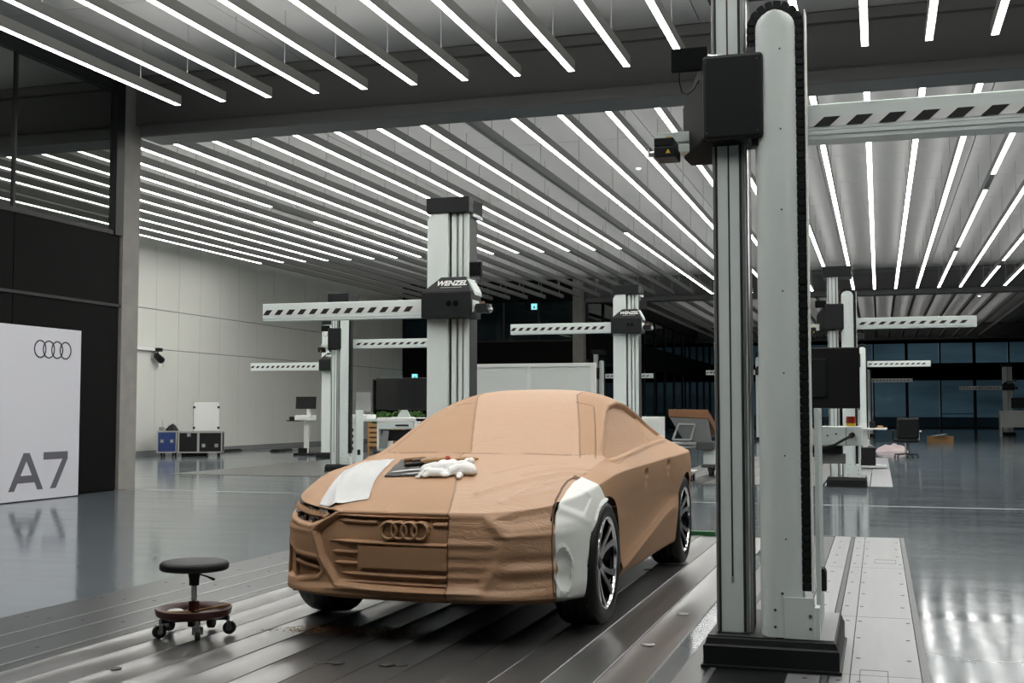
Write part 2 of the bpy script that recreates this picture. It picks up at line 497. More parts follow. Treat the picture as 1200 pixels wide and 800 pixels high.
# --- cross beams: web plate and lower flange
for i, by in enumerate((BY1, BY2, BY3)):
    b = struct(f'trim_{i + 2}', MB().box(DX - (0.02 if i else 0.3), RX, by + 0.06, by + 0.16, 5.86, CZ + 0.03), M['beam'])
    prof = [(by, 5.69), (by + 0.02, 5.66), (by + 0.62, 5.66), (by + 0.64, 5.69), (by + 0.64, 5.84), (by + 0.60, 5.88), (by + 0.04, 5.88), (by, 5.84)]
    MB().prism(prof, 'X', DX - 0.02 if i else DX + 0.12, RX).build('flange', M['flange'], b)
    MB().box(DX, RX, by - 0.05, by + 0.06, CZ - 0.16, CZ - 0.02).build('upper_flange', M['beam'], b)

# --- white side wall of panels (left, far)
ww = struct('wall_left', MB().box(WX - 0.25, WX - 0.06, 15.0, BY2 + 0.3, 0.0, CZ + 0.06), M['grey_dark'])
py0, pw_ = 16.5, 1.133
rows = ((0.14, 2.965), (2.985, 4.08), (4.10, CZ))
wm = [MB().box(WX - 0.06, WX, 0.006, pw_ - 0.006, a, b).mesh('wall_panel', M['white_wall']) for a, b in rows]
for i in range(27):
    for j in range(3):
        o = bpy.data.objects.new('wall_panel', wm[j]); col.objects.link(o); o.parent = ww
        o.location = (random.uniform(-0.003, 0.0), py0 + pw_ * i, 0)
struct('baseboard_left', MB().box(WX - 0.06, WX + 0.015, 16.5, BY2, 0.0, 0.13), M['grey_mid'], bevel=0.004)
# a doorway near the end of the white wall with a lit sign over it
d1 = struct('door_1', MB().box(WX - 0.02, WX + 0.03, 44.0, 46.6, 0.0, 2.5), M['grey_dark'])
MB().box(WX + 0.03, WX + 0.06, 44.1, 45.25, 0.03, 2.45).build('door_leaf', M['black_wall'], d1)
MB().box(WX + 0.03, WX + 0.06, 45.35, 46.5, 0.03, 2.45).build('door_leaf', M['black_wall'], d1)

# --- dark block on the left: black panels below, reflecting window band above, concrete pillar at its end
db = struct('wall_block', MB().box(DX - 4.0, DX - 0.08, -16, BY1 - 0.2, 0.0, 4.0), M['black_wall'])
pan_y = [-2.1, 1.1, 4.25, 7.4, 10.55, 13.72, 16.14]
for a, b in zip(pan_y[:-1], pan_y[1:]):
    MB().box(DX - 0.08, DX - 0.03, a + 0.008, b - 0.008, 0.02, 2.885).build('wall_panel', M['black_wall'], db)
    MB().box(DX - 0.08, DX - 0.03, a + 0.008, b - 0.008, 2.93, 4.02).build('wall_panel', M['black_wall'], db)
struct('trim_5', MB().box(DX - 0.10, DX - 0.01, -16, 16.18, 2.885, 2.93), M['mullion'])
w1 = struct('window_1', MB().box(DX - 0.12, DX - 0.02, -16, 16.18, 4.02, 4.09), M['mullion'])
MB().box(DX - 0.12, DX - 0.02, -16, 16.18, 6.30, CZ + 0.02).build('window_frame', M['mullion'], w1)
for y in pan_y:
    MB().box(DX - 0.09, DX - 0.04, y - 0.022, y + 0.022, 4.09, 6.30).build('mullion', M['mullion'], w1)
MB().box(DX - 0.12, DX - 0.0, 15.98, 16.18, 4.02, CZ).build('window_frame', M['mullion'], w1)
for a, b in zip(pan_y[:-1], pan_y[1:]):
    MB().box(DX - 0.072, DX - 0.066, a + 0.02, b - 0.02, 4.09, 6.30).build('pane', M['glass_win'], w1)
    MB().box(DX - 0.105, DX - 0.099, a + 0.02, b - 0.02, 4.09, 6.30).build('pane', M['glass_win'], w1)
struct('wall_room', MB().box(DX - 4.2, DX - 4.0, -16, 16.2, 4.0, CZ).box(DX - 4.2, DX - 0.13, 15.9, 16.1, 4.0, CZ), M['grey_dark'])
struct('pillar', MB().box(DX - 0.55, DX, 16.18, 16.62, 0.0, CZ), M['concrete'], bevel=0.008)
struct('pillar', MB().box(DX - 0.45, DX, BY2 - 0.2, BY2 + 0.24, 0.0, CZ), M['concrete'], bevel=0.008)
struct('wall_end', MB().box(WX - 0.2, DX - 0.55, 16.2, 16.5, 0.0, CZ), M['white_wall'])

# --- second dark block beyond the white wall: its glazed front and side
fb = struct('wall_back_left', MB().box(WX - 0.2, DX - 0.45, BY2 - 0.05, BY2 + 0.1, 2.95, 4.1), M['black_wall'])
MB().box(WX - 0.2, DX - 0.45, BY2 - 0.05, BY2 + 0.1, 5.75, CZ).build('wall_panel', M['black_wall'], fb)
MB().box(WX - 0.2, DX - 0.45, BY2 + 0.0, BY2 + 0.1, 0.0, 2.95).build('wall_panel', M['black_wall'], fb)
struct('wall_inner', MB().box(WX - 9, DX - 0.45, BY2 + 5.0, BY2 + 5.2, 0, CZ), M['grey_dark'])
w2 = struct('window_2', MB().box(WX, DX - 0.45, BY2 - 0.06, BY2 - 0.0, 4.1, 4.16), M['mullion'])
n2 = 5
for i in range(n2 + 1):
    xx_ = WX + (DX - 0.45 - WX) * i / n2
    MB().box(xx_ - 0.04, xx_ + 0.04, BY2 - 0.06, BY2 + 0.06, 4.1, 5.75).build('mullion', M['mullion'], w2)
    if i < n2:
        x2_ = WX + (DX - 0.45 - WX) * (i + 1) / n2
        MB().box(xx_ + 0.04, x2_ - 0.04, BY2 + 0.0, BY2 + 0.012, 4.16, 5.75).build('pane', M['glass_far'], w2)

def facade(name, along, c, a0, a1, n, sill_name='pane'):
    """a two-storey glass front in the plane along='X' (y=c) or 'Y' (x=c), with a black floor band between the storeys"""
    def B(p, q, t0, t1, z0, z1):
        return MB().box(p, q, c + t0, c + t1, z0, z1) if along == 'X' else MB().box(c + t0, c + t1, p, q, z0, z1)
    root = struct(name, B(a0, a1, -0.12, 0.12, 3.35, 4.55), M['black_wall'])
    B(a0, a1, -0.1, 0.1, 0.0, 0.12).build('sill', M['mullion'], root)
    B(a0, a1, -0.12, 0.12, 5.95, CZ + 0.06).build('head', M['black_wall'], root)
    w = (a1 - a0) / n
    for i in range(n + 1):
        q = a0 + w * i; t = 0.10 if i % 2 == 0 else 0.05
        B(q - t, q + t, -0.12, 0.08, 0.0, 3.35).build('mullion', M['mullion'], root)
        B(q - t, q + t, -0.12, 0.08, 4.55, 5.95).build('mullion', M['mullion'], root)
        if i < n:
            B(q + t, q + w - t, 0.0, 0.012, 0.12, 3.35).build('pane', M['glass_far'], root)
            B(q + t, q + w - t, 0.0, 0.012, 4.55, 5.95).build('pane', M['glass_far'], root)
            if i % 3 == 1:
                B(q + t, q + w - t, -0.03, 0.03, 1.0, 1.05).build('transom', M['mullion'], root)
    return root
facade('window_3', 'X', FARY, DX, RX, 11)
facade('window_4', 'Y', DX, BY2 + 0.3, FARY, 13)
struct('wall_right', MB().box(RX, RX + 0.2, -16, FARY + 0.6, 0, CZ + 0.1), M['grey_dark'])
struct('wall_front', MB().box(WX - 0.2, RX + 0.2, -16.2, -16, 0, CZ + 0.1), M['grey_dark'])
struct('ground', MB().box(-90, 80, FARY + 0.7, 260, -0.5, -0.1), M['ground_out'])
struct('pillar', MB().box(9.9, 10.5, BY3, BY3 + 0.5, 0.0, CZ), M['concrete'])

# --- suspended light strips
HS = 5.75
PER = 0.749
LX0 = -9.83
rod_me = MB().cyl((0, 0, HS + 0.14), (0, 0, CZ - 0.01), 0.007, n=6).mesh('suspension_rod', M['rod'])
hous_cache = {}
def strip(x, y0, y1, lit, label, group, rods):
    t = thing('ceiling_light', label, 'ceiling light', (x, y0, HS), 0, group)
    L = y1 - y0
    key = round(L, 3)
    if key not in hous_cache:
        hous_cache[key] = MB().box(-0.048, 0.048, 0, L, 0.006, 0.145).mesh('lamp_housing', M['housing'])
    h = bpy.data.objects.new('lamp_housing', hous_cache[key]); col.objects.link(h); h.parent = t
    if True:
        key = ('up', round(L, 3), bool(lit), y1 < BY1)
        if key not in hous_cache:
            hous_cache[key] = MB().box(-0.045, 0.045, 0.02, L - 0.02, 0.1452, 0.1458).mesh('uplight_diffuser', (M['lamp_up_front'] if y1 < BY1 else M['lamp_up']) if lit else M['lamp_up_dim'])
        u = bpy.data.objects.new('uplight_diffuser', hous_cache[key]); col.objects.link(u); u.parent = t
    q = y0
    segs = []
    for a, b in lit:
        if a > q + 0.01: segs.append((q, a, False))
        segs.append((a, b, True)); q = b
    if q < y1 - 0.01: segs.append((q, y1, False))
    for a, b, on in segs:
        key = (round(b - a, 3), on)
        if key not in hous_cache:
            hous_cache[key] = MB().box(-0.040, 0.040, 0.01, b - a - 0.01, 0.003, 0.007).mesh('diffuser', M['lamp'] if on else M['lamp_off'])
        d = bpy.data.objects.new('diffuser', hous_cache[key]); col.objects.link(d); d.parent = t; d.location = (0, a - y0, 0)
        if not on: d['label'] = 'unlit grey length of the light strip'
    for ry in rods:
        r = bpy.data.objects.new('suspension_rod', rod_me); col.objects.link(r); r.parent = t; r.location = (0, ry - y0, -HS)
    return t
for k in range(0, 21):
    x = LX0 + PER * k
    lb = f'long white light strip in front of the near beam, {ORD[k]} from the dark wall'
    strip(x, 1.5, 15.15, [(1.5, 15.15)], lb, 'light strips in front of the near beam', [14.2, 11.2, 8.2, 5.2])
nb2 = 34
for k in range(nb2):
    kk = k - 11
    x = LX0 + PER * kk
    y0, y1 = 17.3, 46.1
    if x < -6.2: lit = [(y0, 32.45)]
    elif x < -5.9: lit = [(29.55, y1)]
    else: lit = [(y0, y1)]
    if abs(x + 12.83) < 0.2: lit = [(y0, 23.46), (25.6, 32.45)]
    if abs(x - 2.15) < 0.3: lit = [(y0, 24.2), (25.9, 34.8), (35.8, y1)]
    if abs(x - 3.65) < 0.3: lit = [(y0, 38.4), (39.8, y1)]
    lb = f'long light strip beyond the near beam, {ORD[k]} from the white wall'
    strip(x, y0, y1, lit, lb, 'light strips between the two beams', [18.6 + 3.0 * i for i in range(10)])
for k in range(22):
    x = LX0 + PER * k
    lb = f'unlit light strip beyond the second beam, {ORD[k]} from the dark glass wall'
    strip(x, 48.6, 77.6, [], lb, 'unlit light strips beyond the second beam', [])
# tiny ceiling spots and lit signs
for i, (x, y, lab) in enumerate(((-5.05, 26.0, 'between strips left of the tall column'), (-3.0, 38.0, 'far ahead of the second beam'), (1.1, 52.0, 'beyond the second beam'), (4.6, 60.0, 'beyond the second beam at far right'), (-1.8, 60.0, 'beyond the second beam above the far arm'))):
    tag(MB().lathe([(0.045, CZ - 0.012), (0.05, CZ), (0.001, CZ)], 12, (x, y, 0)).lathe([(0.001, CZ - 0.016), (0.035, CZ - 0.013), (0.04, CZ - 0.01)], 12, (x, y, 0)).build('ceiling_spot', M['lamp']), f'tiny round recessed ceiling spot, {lab}', 'spotlight')
# ================================================================== THE CLAY CAR
CX, CY, CZ0 = -2.46, 6.86, 0.010          # front axle centre on the plates; the nose points to -Y
WB = 2.91
AR, AZ = 0.382, 0.358                      # wheel arch radius and height

def clay_mat():
    m = bpy.data.materials.new('modelling_clay')
    m.use_nodes = True
    n, l = m.node_tree.nodes, m.node_tree.links
    p = n['Principled BSDF']
    tc = n.new('ShaderNodeTexCoord')
    at = n.new('ShaderNodeAttribute'); at.attribute_name = 'film'
    sm = n.new('ShaderNodeAttribute'); sm.attribute_name = 'seam'
    t = n.new('ShaderNodeTexNoise'); t.inputs['Scale'].default_value = 5.0; t.inputs['Detail'].default_value = 6
    l.new(tc.outputs['Object'], t.inputs['Vector'])
    base = n.new('ShaderNodeMix'); base.data_type = 'RGBA'
    base.inputs['A'].default_value = (0.395, 0.226, 0.120, 1); base.inputs['B'].default_value = (0.445, 0.258, 0.139, 1)
    l.new(t.outputs['Fac'], base.inputs['Factor'])
    filmc = n.new('ShaderNodeMix'); filmc.data_type = 'RGBA'
    filmc.inputs['B'].default_value = (0.48, 0.288, 0.168, 1)
    l.new(at.outputs['Fac'], filmc.inputs['Factor']); l.new(base.outputs['Result'], filmc.inputs['A'])
    seam = n.new('ShaderNodeMix'); seam.data_type = 'RGBA'
    seam.inputs['B'].default_value = (0.14, 0.065, 0.03, 1)
    l.new(sm.outputs['Fac'], seam.inputs['Factor']); l.new(filmc.outputs['Result'], seam.inputs['A'])
    l.new(seam.outputs['Result'], p.inputs['Base Color'])
    # milling marks: fine parallel ridges where bare, crumpled wrinkles under the film
    wv = n.new('ShaderNodeTexWave'); wv.inputs['Scale'].default_value = 26.0; wv.bands_direction = 'X'
    l.new(tc.outputs['Object'], wv.inputs['Vector'])
    fine = n.new('ShaderNodeTexNoise'); fine.inputs['Scale'].default_value = 180.0
    l.new(tc.outputs['Object'], fine.inputs['Vector'])
    mp = n.new('ShaderNodeMapping'); mp.inputs['Scale'].default_value = (4.0, 9.0, 14.0)
    l.new(tc.outputs['Object'], mp.inputs[0])
    wr = n.new('ShaderNodeTexNoise'); wr.inputs['Scale'].default_value = 1.4; wr.inputs['Detail'].default_value = 5; wr.inputs['Distortion'].default_value = 1.2
    l.new(mp.outputs[0], wr.inputs['Vector'])
    rid = n.new('ShaderNodeMath'); rid.operation = 'SUBTRACT'; rid.inputs[1].default_value = 0.5
    l.new(wr.outputs['Fac'], rid.inputs[0])
    ab = n.new('ShaderNodeMath'); ab.operation = 'ABSOLUTE'; l.new(rid.outputs[0], ab.inputs[0])
    sc_ = n.new('ShaderNodeMath'); sc_.operation = 'MULTIPLY'; sc_.inputs[1].default_value = -1.3; l.new(ab.outputs[0], sc_.inputs[0])
    bare = n.new('ShaderNodeMath'); bare.operation = 'MULTIPLY_ADD'; bare.inputs[1].default_value = 0.10
    l.new(wv.outputs['Fac'], bare.inputs[0])
    f2 = n.new('ShaderNodeMath'); f2.operation = 'MULTIPLY'; f2.inputs[1].default_value = 0.10; l.new(fine.outputs['Fac'], f2.inputs[0])
    l.new(f2.outputs[0], bare.inputs[2])
    hm = n.new('ShaderNodeMix'); hm.data_type = 'FLOAT'
    l.new(at.outputs['Fac'], hm.inputs['Factor']); l.new(bare.outputs[0], hm.inputs['A']); l.new(sc_.outputs[0], hm.inputs['B'])
    b = n.new('ShaderNodeBump'); b.inputs['Strength'].default_value = 0.55; b.inputs['Distance'].default_value = 0.012
    l.new(hm.outputs['Result'], b.inputs['Height']); l.new(b.outputs['Normal'], p.inputs['Normal'])
    rr = n.new('ShaderNodeMix'); rr.data_type = 'FLOAT'; rr.inputs['A'].default_value = 0.62; rr.inputs['B'].default_value = 0.42
    l.new(at.outputs['Fac'], rr.inputs['Factor']); l.new(rr.outputs['Result'], p.inputs['Roughness'])
    return m
M['clay'] = clay_mat()
M['clay_plain'] = mat('modelling_clay_plain', (0.415, 0.238, 0.127, 1), 0.62, var=0.1, vscale=6, bump=0.1, bscale=60)
M['clay_dark'] = mat('clay_cut_edge', (0.13, 0.06, 0.03, 1), 0.7)
M['fender_white'] = mat('milled_white_plastic', (0.82, 0.84, 0.80, 1), 0.42)
M['foil_silver'] = mat('white_silver_foil', (0.45, 0.455, 0.45, 1), 0.27, 0.25, bump=0.3, bscale=7)

# control net ------------------------------------------------------------------
front = [(0, -.885, .700), (.22, -.878, .700), (.42, -.850, .700), (.56, -.795, .702), (.68, -.700, .712), (.765, -.585, .728), (.825, -.430, .752)]
side = [(.880, -.22, .782), (.915, .00, .826), (.935, .22, .860), (.940, .52, .868), (.940, .88, .872), (.940, 1.27, .878), (.940, 1.70, .884),
        (.945, 2.15, .890), (.950, 2.55, .896), (.950, 2.93, .900), (.918, 3.30, .900), (.855, 3.58, .895)]
rear = [(.750, 3.78, .890), (.66, 3.90, .900), (.55, 3.99, .905), (.40, 4.04, .910), (.28, 4.05, .910), (.14, 4.055, .910), (0, 4.06, .910)]
S = front + side + rear                    # 7 + 12 + 7 = 26 shoulder points
top = [
    [(0, -.72, .768), (.24, -.715, .768), (.45, -.67, .768), (.60, -.60, .768), (.715, -.50, .772), (.80, -.375, .780)],
    [(0, -.36, .852), (.25, -.355, .852), (.47, -.32, .852), (.62, -.25, .852), (.735, -.18, .846), (.825, -.09, .836)],
    [(0, .04, .918), (.26, .045, .918), (.48, .06, .914), (.645, .10, .907), (.76, .15, .897), (.85, .19, .880)],
    [(0, .40, .965), (.27, .41, .964), (.50, .45, .957), (.685, .51, .946), (.775, .53, .936), (.86, .53, .908)],
    [(0, .80, 1.145), (.27, .81, 1.140), (.50, .84, 1.122), (.680, .88, 1.090), (.765, .885, 1.015), (.838, .88, .943)],
    [(0, 1.20, 1.322), (.26, 1.21, 1.315), (.47, 1.23, 1.298), (.618, 1.28, 1.248), (.712, 1.275, 1.105), (.820, 1.27, .953)],
    [(0, 1.65, 1.410), (.25, 1.66, 1.404), (.43, 1.67, 1.384), (.572, 1.69, 1.322), (.682, 1.70, 1.140), (.808, 1.70, .963)],
    [(0, 2.15, 1.398), (.25, 2.15, 1.392), (.42, 2.15, 1.372), (.556, 2.15, 1.316), (.672, 2.15, 1.140), (.798, 2.15, .973)],
    [(0, 2.60, 1.336), (.25, 2.60, 1.330), (.42, 2.60, 1.311), (.556, 2.58, 1.256), (.668, 2.56, 1.115), (.788, 2.55, .984)],
    [(0, 2.95, 1.245), (.25, 2.95, 1.239), (.42, 2.95, 1.220), (.562, 2.94, 1.166), (.668, 2.93, 1.075), (.786, 2.93, .985)],
    [(0, 3.30, 1.125), (.25, 3.30, 1.120), (.42, 3.30, 1.105), (.57, 3.30, 1.066), (.675, 3.30, 1.013), (.78, 3.30, .967)],
    [(0, 3.70, 1.008), (.25, 3.69, 1.003), (.42, 3.67, .996), (.56, 3.65, .982), (.67, 3.63, .962), (.76, 3.62, .936)],
]
mid = [(0, -.935), (.22, -.930), (.43, -.905), (.58, -.855), (.705, -.765), (.805, -.635), (.880, -.460), (.920, -.27), (.935, -.02), (.935, .22), (.922, .52), (.918, .88),
       (.918, 1.27), (.918, 1.70), (.920, 2.15), (.930, 2.55), (.945, 2.93), (.925, 3.30), (.870, 3.60), (.790, 3.83), (.70, 3.95), (.58, 4.04), (.42, 4.09), (.28, 4.10), (.14, 4.10), (0, 4.10)]
NU = len(S)
def nrm(i):
    a = Vector(mid[max(i - 1, 0)]); b = Vector(mid[min(i + 1, NU - 1)])
    d = (b - a).normalized(); v = Vector((d.y, -d.x))
    if i == 0: v = Vector((0, -1))
    if i == NU - 1: v = Vector((0, 1))
    return v
def lerp(a, b, t): return a + (b - a) * t
skirt = []
for i in range(NU):
    w = min(1, max(0, (i - 3) / 5.0))
    if i > 19: w = max(0, 1 - (i - 19) / 3.0)
    rearw = 1.0 if i > 19 else 0.0
    s = S[i]; m_ = mid[i]; n_ = nrm(i)
    crease = lerp(.27, .50, min(1, max(0, (m_[1] - .5) / 1.7)))
    rows = []
    for (zf, zs, of, os_, k) in ((.662, s[2] - .10, .000, .012, .55), (.578, .630, .006, .0, 1), (.450, lerp(.36, .58, min(1, max(0, (m_[1] - .5) / 1.7))), .006, -.012, 1),
                                 (.330, crease, .004, .020 if .4 < m_[1] < 2.5 else .010, 1), (.248, .212, .016, -.022, 1), (.212, .165, -.11, -.13, 1)):
        o = lerp(of, os_, w); z = lerp(zf if not rearw else zf + .05, zs, w)
        bx, by = lerp(s[0], m_[0], k), lerp(s[1], m_[1], k)
        rows.append((bx + n_.x * o if 0 < i < NU - 1 else 0.0, by + n_.y * o, z))
    skirt.append([s] + rows)

bm = bmesh.new()
vmap = {}
def vtx(p, sgn):
    key = (round(p[0] * sgn, 5) + 0.0, round(p[1], 5), round(p[2], 5))
    if key not in vmap: vmap[key] = bm.verts.new(key)
    return vmap[key]
def quad(a, b, c, d, sgn):
    vs = [vtx(p, sgn) for p in (a, b, c, d)]
    if sgn < 0: vs.reverse()
    try: bm.faces.new(vs)
    except ValueError: pass
T = [front] + [top[i] + [side[i]] for i in range(12)] + [list(reversed(rear))]
for sgn in (1, -1):
    for i in range(13):
        for j in range(6):
            quad(T[i][j], T[i][j + 1], T[i + 1][j + 1], T[i + 1][j], sgn)
    for u in range(NU - 1):
        for r in range(6):
            quad(skirt[u][r], skirt[u][r + 1], skirt[u + 1][r + 1], skirt[u + 1][r], sgn)
cl = bm.edges.layers.float.get('crease_edge') or bm.edges.layers.float.new('crease_edge')
def crease_line(pts, c):
    for sgn in (1, -1):
        for a, b in zip(pts[:-1], pts[1:]):
            e = bm.edges.get((vtx(a, sgn), vtx(b, sgn)))
            if e: e[cl] = c
crease_line(front, .55)
crease_line([S[6 + i] for i in range(0, 14)], .62)
crease_line([T[4][j] for j in range(4)], .75)
crease_line([T[i][3] for i in range(4, 11)], .30)
crease_line([T[i][5] for i in range(4, 12)], .25)
crease_line([skirt[u][4] for u in range(9, 16)], .6)
crease_line([skirt[u][5] for u in range(0, 24)], .5)
crease_line(rear, .6)
bmesh.ops.recalc_face_normals(bm, faces=bm.faces)
cage = bpy.data.meshes.new('car_cage'); bm.to_mesh(cage); bm.free()
co = bpy.data.objects.new('car_cage', cage); col.objects.link(co)
md = co.modifiers.new('s', 'SUBSURF'); md.levels = 5; md.render_levels = 5; md.subdivision_type = 'CATMULL_CLARK'
dg = bpy.context.evaluated_depsgraph_get()
ev = co.evaluated_get(dg); sm_ = ev.to_mesh()
nv, nf = len(sm_.vertices), len(sm_.polygons)
V = np.empty(nv * 3); sm_.vertices.foreach_get('co', V); V = V.reshape(-1, 3)
N = np.empty(nv * 3); sm_.vertices.foreach_get('normal', N); N = N.reshape(-1, 3)
Fq = np.empty(nf * 4, dtype=np.int64); sm_.polygons.foreach_get('vertices', Fq); Fq = Fq.reshape(-1, 4)
ev.to_mesh_clear(); bpy.data.objects.remove(co); bpy.data.meshes.remove(cage)

def sd_poly(px, py, poly):
    d2 = np.full(px.shape, 1e9); ins = np.zeros(px.shape, bool)
    for (ax, ay), (bx, by) in zip(poly, poly[1:] + poly[:1]):
        ex, ey = bx - ax, by - ay
        t = np.clip(((px - ax) * ex + (py - ay) * ey) / (ex * ex + ey * ey + 1e-12), 0, 1)
        d2 = np.minimum(d2, (px - ax - ex * t) ** 2 + (py - ay - ey * t) ** 2)
        c = ((ay > py) != (by > py)) & (px < (bx - ax) * (py - ay) / (by - ay + 1e-12) + ax)
        ins ^= c
    d = np.sqrt(d2)
    return np.where(ins, -d, d)
def sstep(a, b, x):
    t = np.clip((x - a) / (b - a), 0, 1); return t * t * (3 - 2 * t)
def seg_d(px, py, pts):
    d2 = np.full(px.shape, 1e9)
    for (ax, ay), (bx, by) in zip(pts[:-1], pts[1:]):
        ex, ey = bx - ax, by - ay
        t = np.clip(((px - ax) * ex + (py - ay) * ey) / (ex * ex + ey * ey + 1e-12), 0, 1)
        d2 = np.minimum(d2, (px - ax - ex * t) ** 2 + (py - ay - ey * t) ** 2)
    return np.sqrt(d2)
def gauss(x, c, w): return np.exp(-((x - c) / w) ** 2)
def smooth_noise(P, f, seed, oct=3):
    r = np.random.default_rng(seed); out = np.zeros(len(P)); a = 1.0
    for o in range(oct):
        for k in range(5):
            d = r.normal(size=3); d /= np.linalg.norm(d)
            out += a * np.sin(P @ d * f + r.uniform(0, 6.28) + 1.5 * np.sin(P @ r.normal(size=3) * f * 0.35)) / 5
        a *= 0.5; f *= 2.1
    return out

film = np.zeros(nv); seamv = np.zeros(nv)
#<D
x, y, z = V[:, 0].copy(), V[:, 1].copy(), V[:, 2].copy()
FM = sstep(.25, .55, -N[:, 1]) * (z < .74)
TM = sstep(.25, .5, N[:, 2])
SM = sstep(.45, .7, np.abs(N[:, 0]))
# where the thin film covers the clay: nose and bonnet to the left of a seam, and the middle of the windscreen
xs_ = np.interp(y, [-.90, -.72, -.56, .34], [.270, .228, .186, -.10])
nose_film = sstep(-.004, .004, x - xs_) * sstep(.008, -.008, y - (.40 + .28 * np.clip(x, 0, 1) ** 2)) * sstep(.80, .785, x) * (y < 1)
wl_ = np.interp(y, [.40, .78, 1.18, 1.42, 2.2], [-.055, -.167, -.283, -.352, -.42])
wr_ = np.interp(y, [.40, .90, 1.28, 1.49, 2.2], [.668, .542, .435, .376, .34])
ws_film = ((y > .40 + .28 * np.clip(np.abs(x), 0, 1) ** 2) & (y < 2.1) & (x > wl_) & (x < wr_) & (z > .9)).astype(float)
film = np.clip(nose_film + ws_film, 0, 1)
frontal = y < -.60
sd = np.where(y < .40, np.abs(x - xs_), 9)
sd = np.where((y > .42) & (y < 1.9), np.minimum(np.abs(x - wl_), np.abs(x - wr_)), sd)
sd = np.minimum(sd, np.where(z > .9, seg_d(x, y, [(-.705, .50), (-.63, .90), (-.545, 1.25), (-.31, 1.22)]), 9))
sd = np.minimum(sd, np.where(z > .9, seg_d(x, y, [(.75, .48), (.64, .95), (.545, 1.31), (.42, 1.29)]), 9))
sd = np.minimum(sd, np.where((z > .9) & (y < .8), np.abs(y - (.405 + .26 * x * x)) + np.where(np.abs(x) > .70, 9, 0), 9))
seamv = sstep(.0052, .0022, sd)
off = -0.003 * sstep(.006, .002, sd)                     # along the normal
dy = np.zeros(nv)                                        # inwards from the front
# grille: a sunken hexagon with a raised surround
HEX = [(-.38, .672), (-.515, .58), (-.46, .45), (-.362, .318), (-.05, .303), (.30, .297), (.447, .302), (.505, .39), (.571, .565), (.445, .677)]
d = sd_poly(x, z, HEX)
bare = x < .27
dy += FM * np.where(bare, .026 * sstep(.004, -.014, d), .012 * sstep(.02, -.05, d))
dy -= FM * np.where(bare, .013 * gauss(d, .018, .012), .010 * gauss(d, .015, .03))
# slats lying under the film show as soft folds
for zc, a in ((.640, .007), (.535, .009), (.476, .004), (.418, .005), (.362, .009)):
    dy -= FM * (1 - bare) * a * gauss(z, zc - .012 * (x - .27), .017) * sstep(.02, -.09, d)
# headlight pocket (bare side) and its soft ghost under the film
HL = [(-.83, .748), (-.70, .722), (-.55, .706), (-.385, .690), (-.44, .660), (-.495, .634), (-.56, .613), (-.66, .618), (-.76, .636), (-.83, .655)]
d = sd_poly(x, z, HL)
dy += FM * (x < 0) * .045 * sstep(.002, -.010, d)
dy -= FM * (x < 0) * .006 * gauss(d, .012, .010)
dm = sd_poly(x, z, [(.86, .735), (.62, .695), (.52, .66), (.60, .62), (.86, .645)])
dy += FM * (x > 0) * .020 * sstep(.02, -.03, dm)
# lower air intakes
IN = [(-.82, .485), (-.725, .470), (-.69, .440), (-.50, .425), (-.468, .375), (-.50, .342), (-.665, .312), (-.82, .305)]
d = sd_poly(x, z, IN)
pocket = .050 * sstep(.004, -.014, d)
shelf = sstep(.014, .008, np.abs(z - (.392 - .12 * (x + .60)))) * (x > -.70)
post = sstep(.016, .010, np.abs(x + .705 + .10 * (z - .4)))
dy += FM * (x < 0) * pocket * (1 - .75 * np.maximum(shelf, post))
dy -= FM * (x < 0) * .006 * gauss(d, .015, .012)
dy += FM * (x > .27) * (.020 * np.exp(-((x - .70) / .15) ** 2) * (gauss(z, .445, .028) + gauss(z, .345, .030)) - .012 * gauss(z, .395, .025) * sstep(.50, .62, x))
# the lip under the grille kicks forward towards the corners
dy -= FM * .016 * sstep(.315, .275, z + .06 * np.clip(np.abs(x) - .4, -.2, .2)) * sstep(.25, .5, np.abs(x))
dy -= FM * .010 * gauss(z, .283, .010) * sstep(.5, .3, np.abs(x))
# ridge running out from the grille corner across the bumper
dy -= FM * .012 * gauss(z, .575 + .02 * (np.abs(x) - .5), .016) * sstep(.50, .60, np.abs(x)) * np.where(x < 0, .6, 1.0)
# side glass, both sides
WIN = [(.56, .933), (.827, 1.028), (1.103, 1.140), (1.315, 1.212), (1.55, 1.262), (1.88, 1.288), (2.25, 1.272), (2.60, 1.200), (2.85, 1.105), (2.95, 1.040), (2.86, 1.012), (2.40, 1.004), (1.69, .984), (.954, .955)]
d = sd_poly(y, z, WIN)
wm_ = sstep(.22, .42, np.abs(N[:, 0])) * (z > .88)
rear_q = sstep(.006, -.006, (z - 1.0) * 2.3 - (y - 2.17))
off += wm_ * (-(.032 - .014 * rear_q) * sstep(.002, -.006, d) + .009 * gauss(d, .014, .011))
# door handle scoops and shut lines
for hy, hz in ((1.198, .806), (2.071, .832)):
    off -= SM * (.055 * np.exp(-(((y - hy) / .050) ** 2 + ((z - hz - .006) / .026) ** 2) ** 1.5) + .018 * np.exp(-((y - hy - .01) / .030) ** 2 - ((z - hz + .035) / .032) ** 2))
for ly in (2.235,):
    off -= SM * .0028 * sstep(.006, .002, np.abs(y - ly - .12 * (z - .5))) * (z < .88) * (z > .23)
off -= SM * .0015 * sstep(.006, .002, np.abs(y - .64)) * (z < .87) * (z > .23)
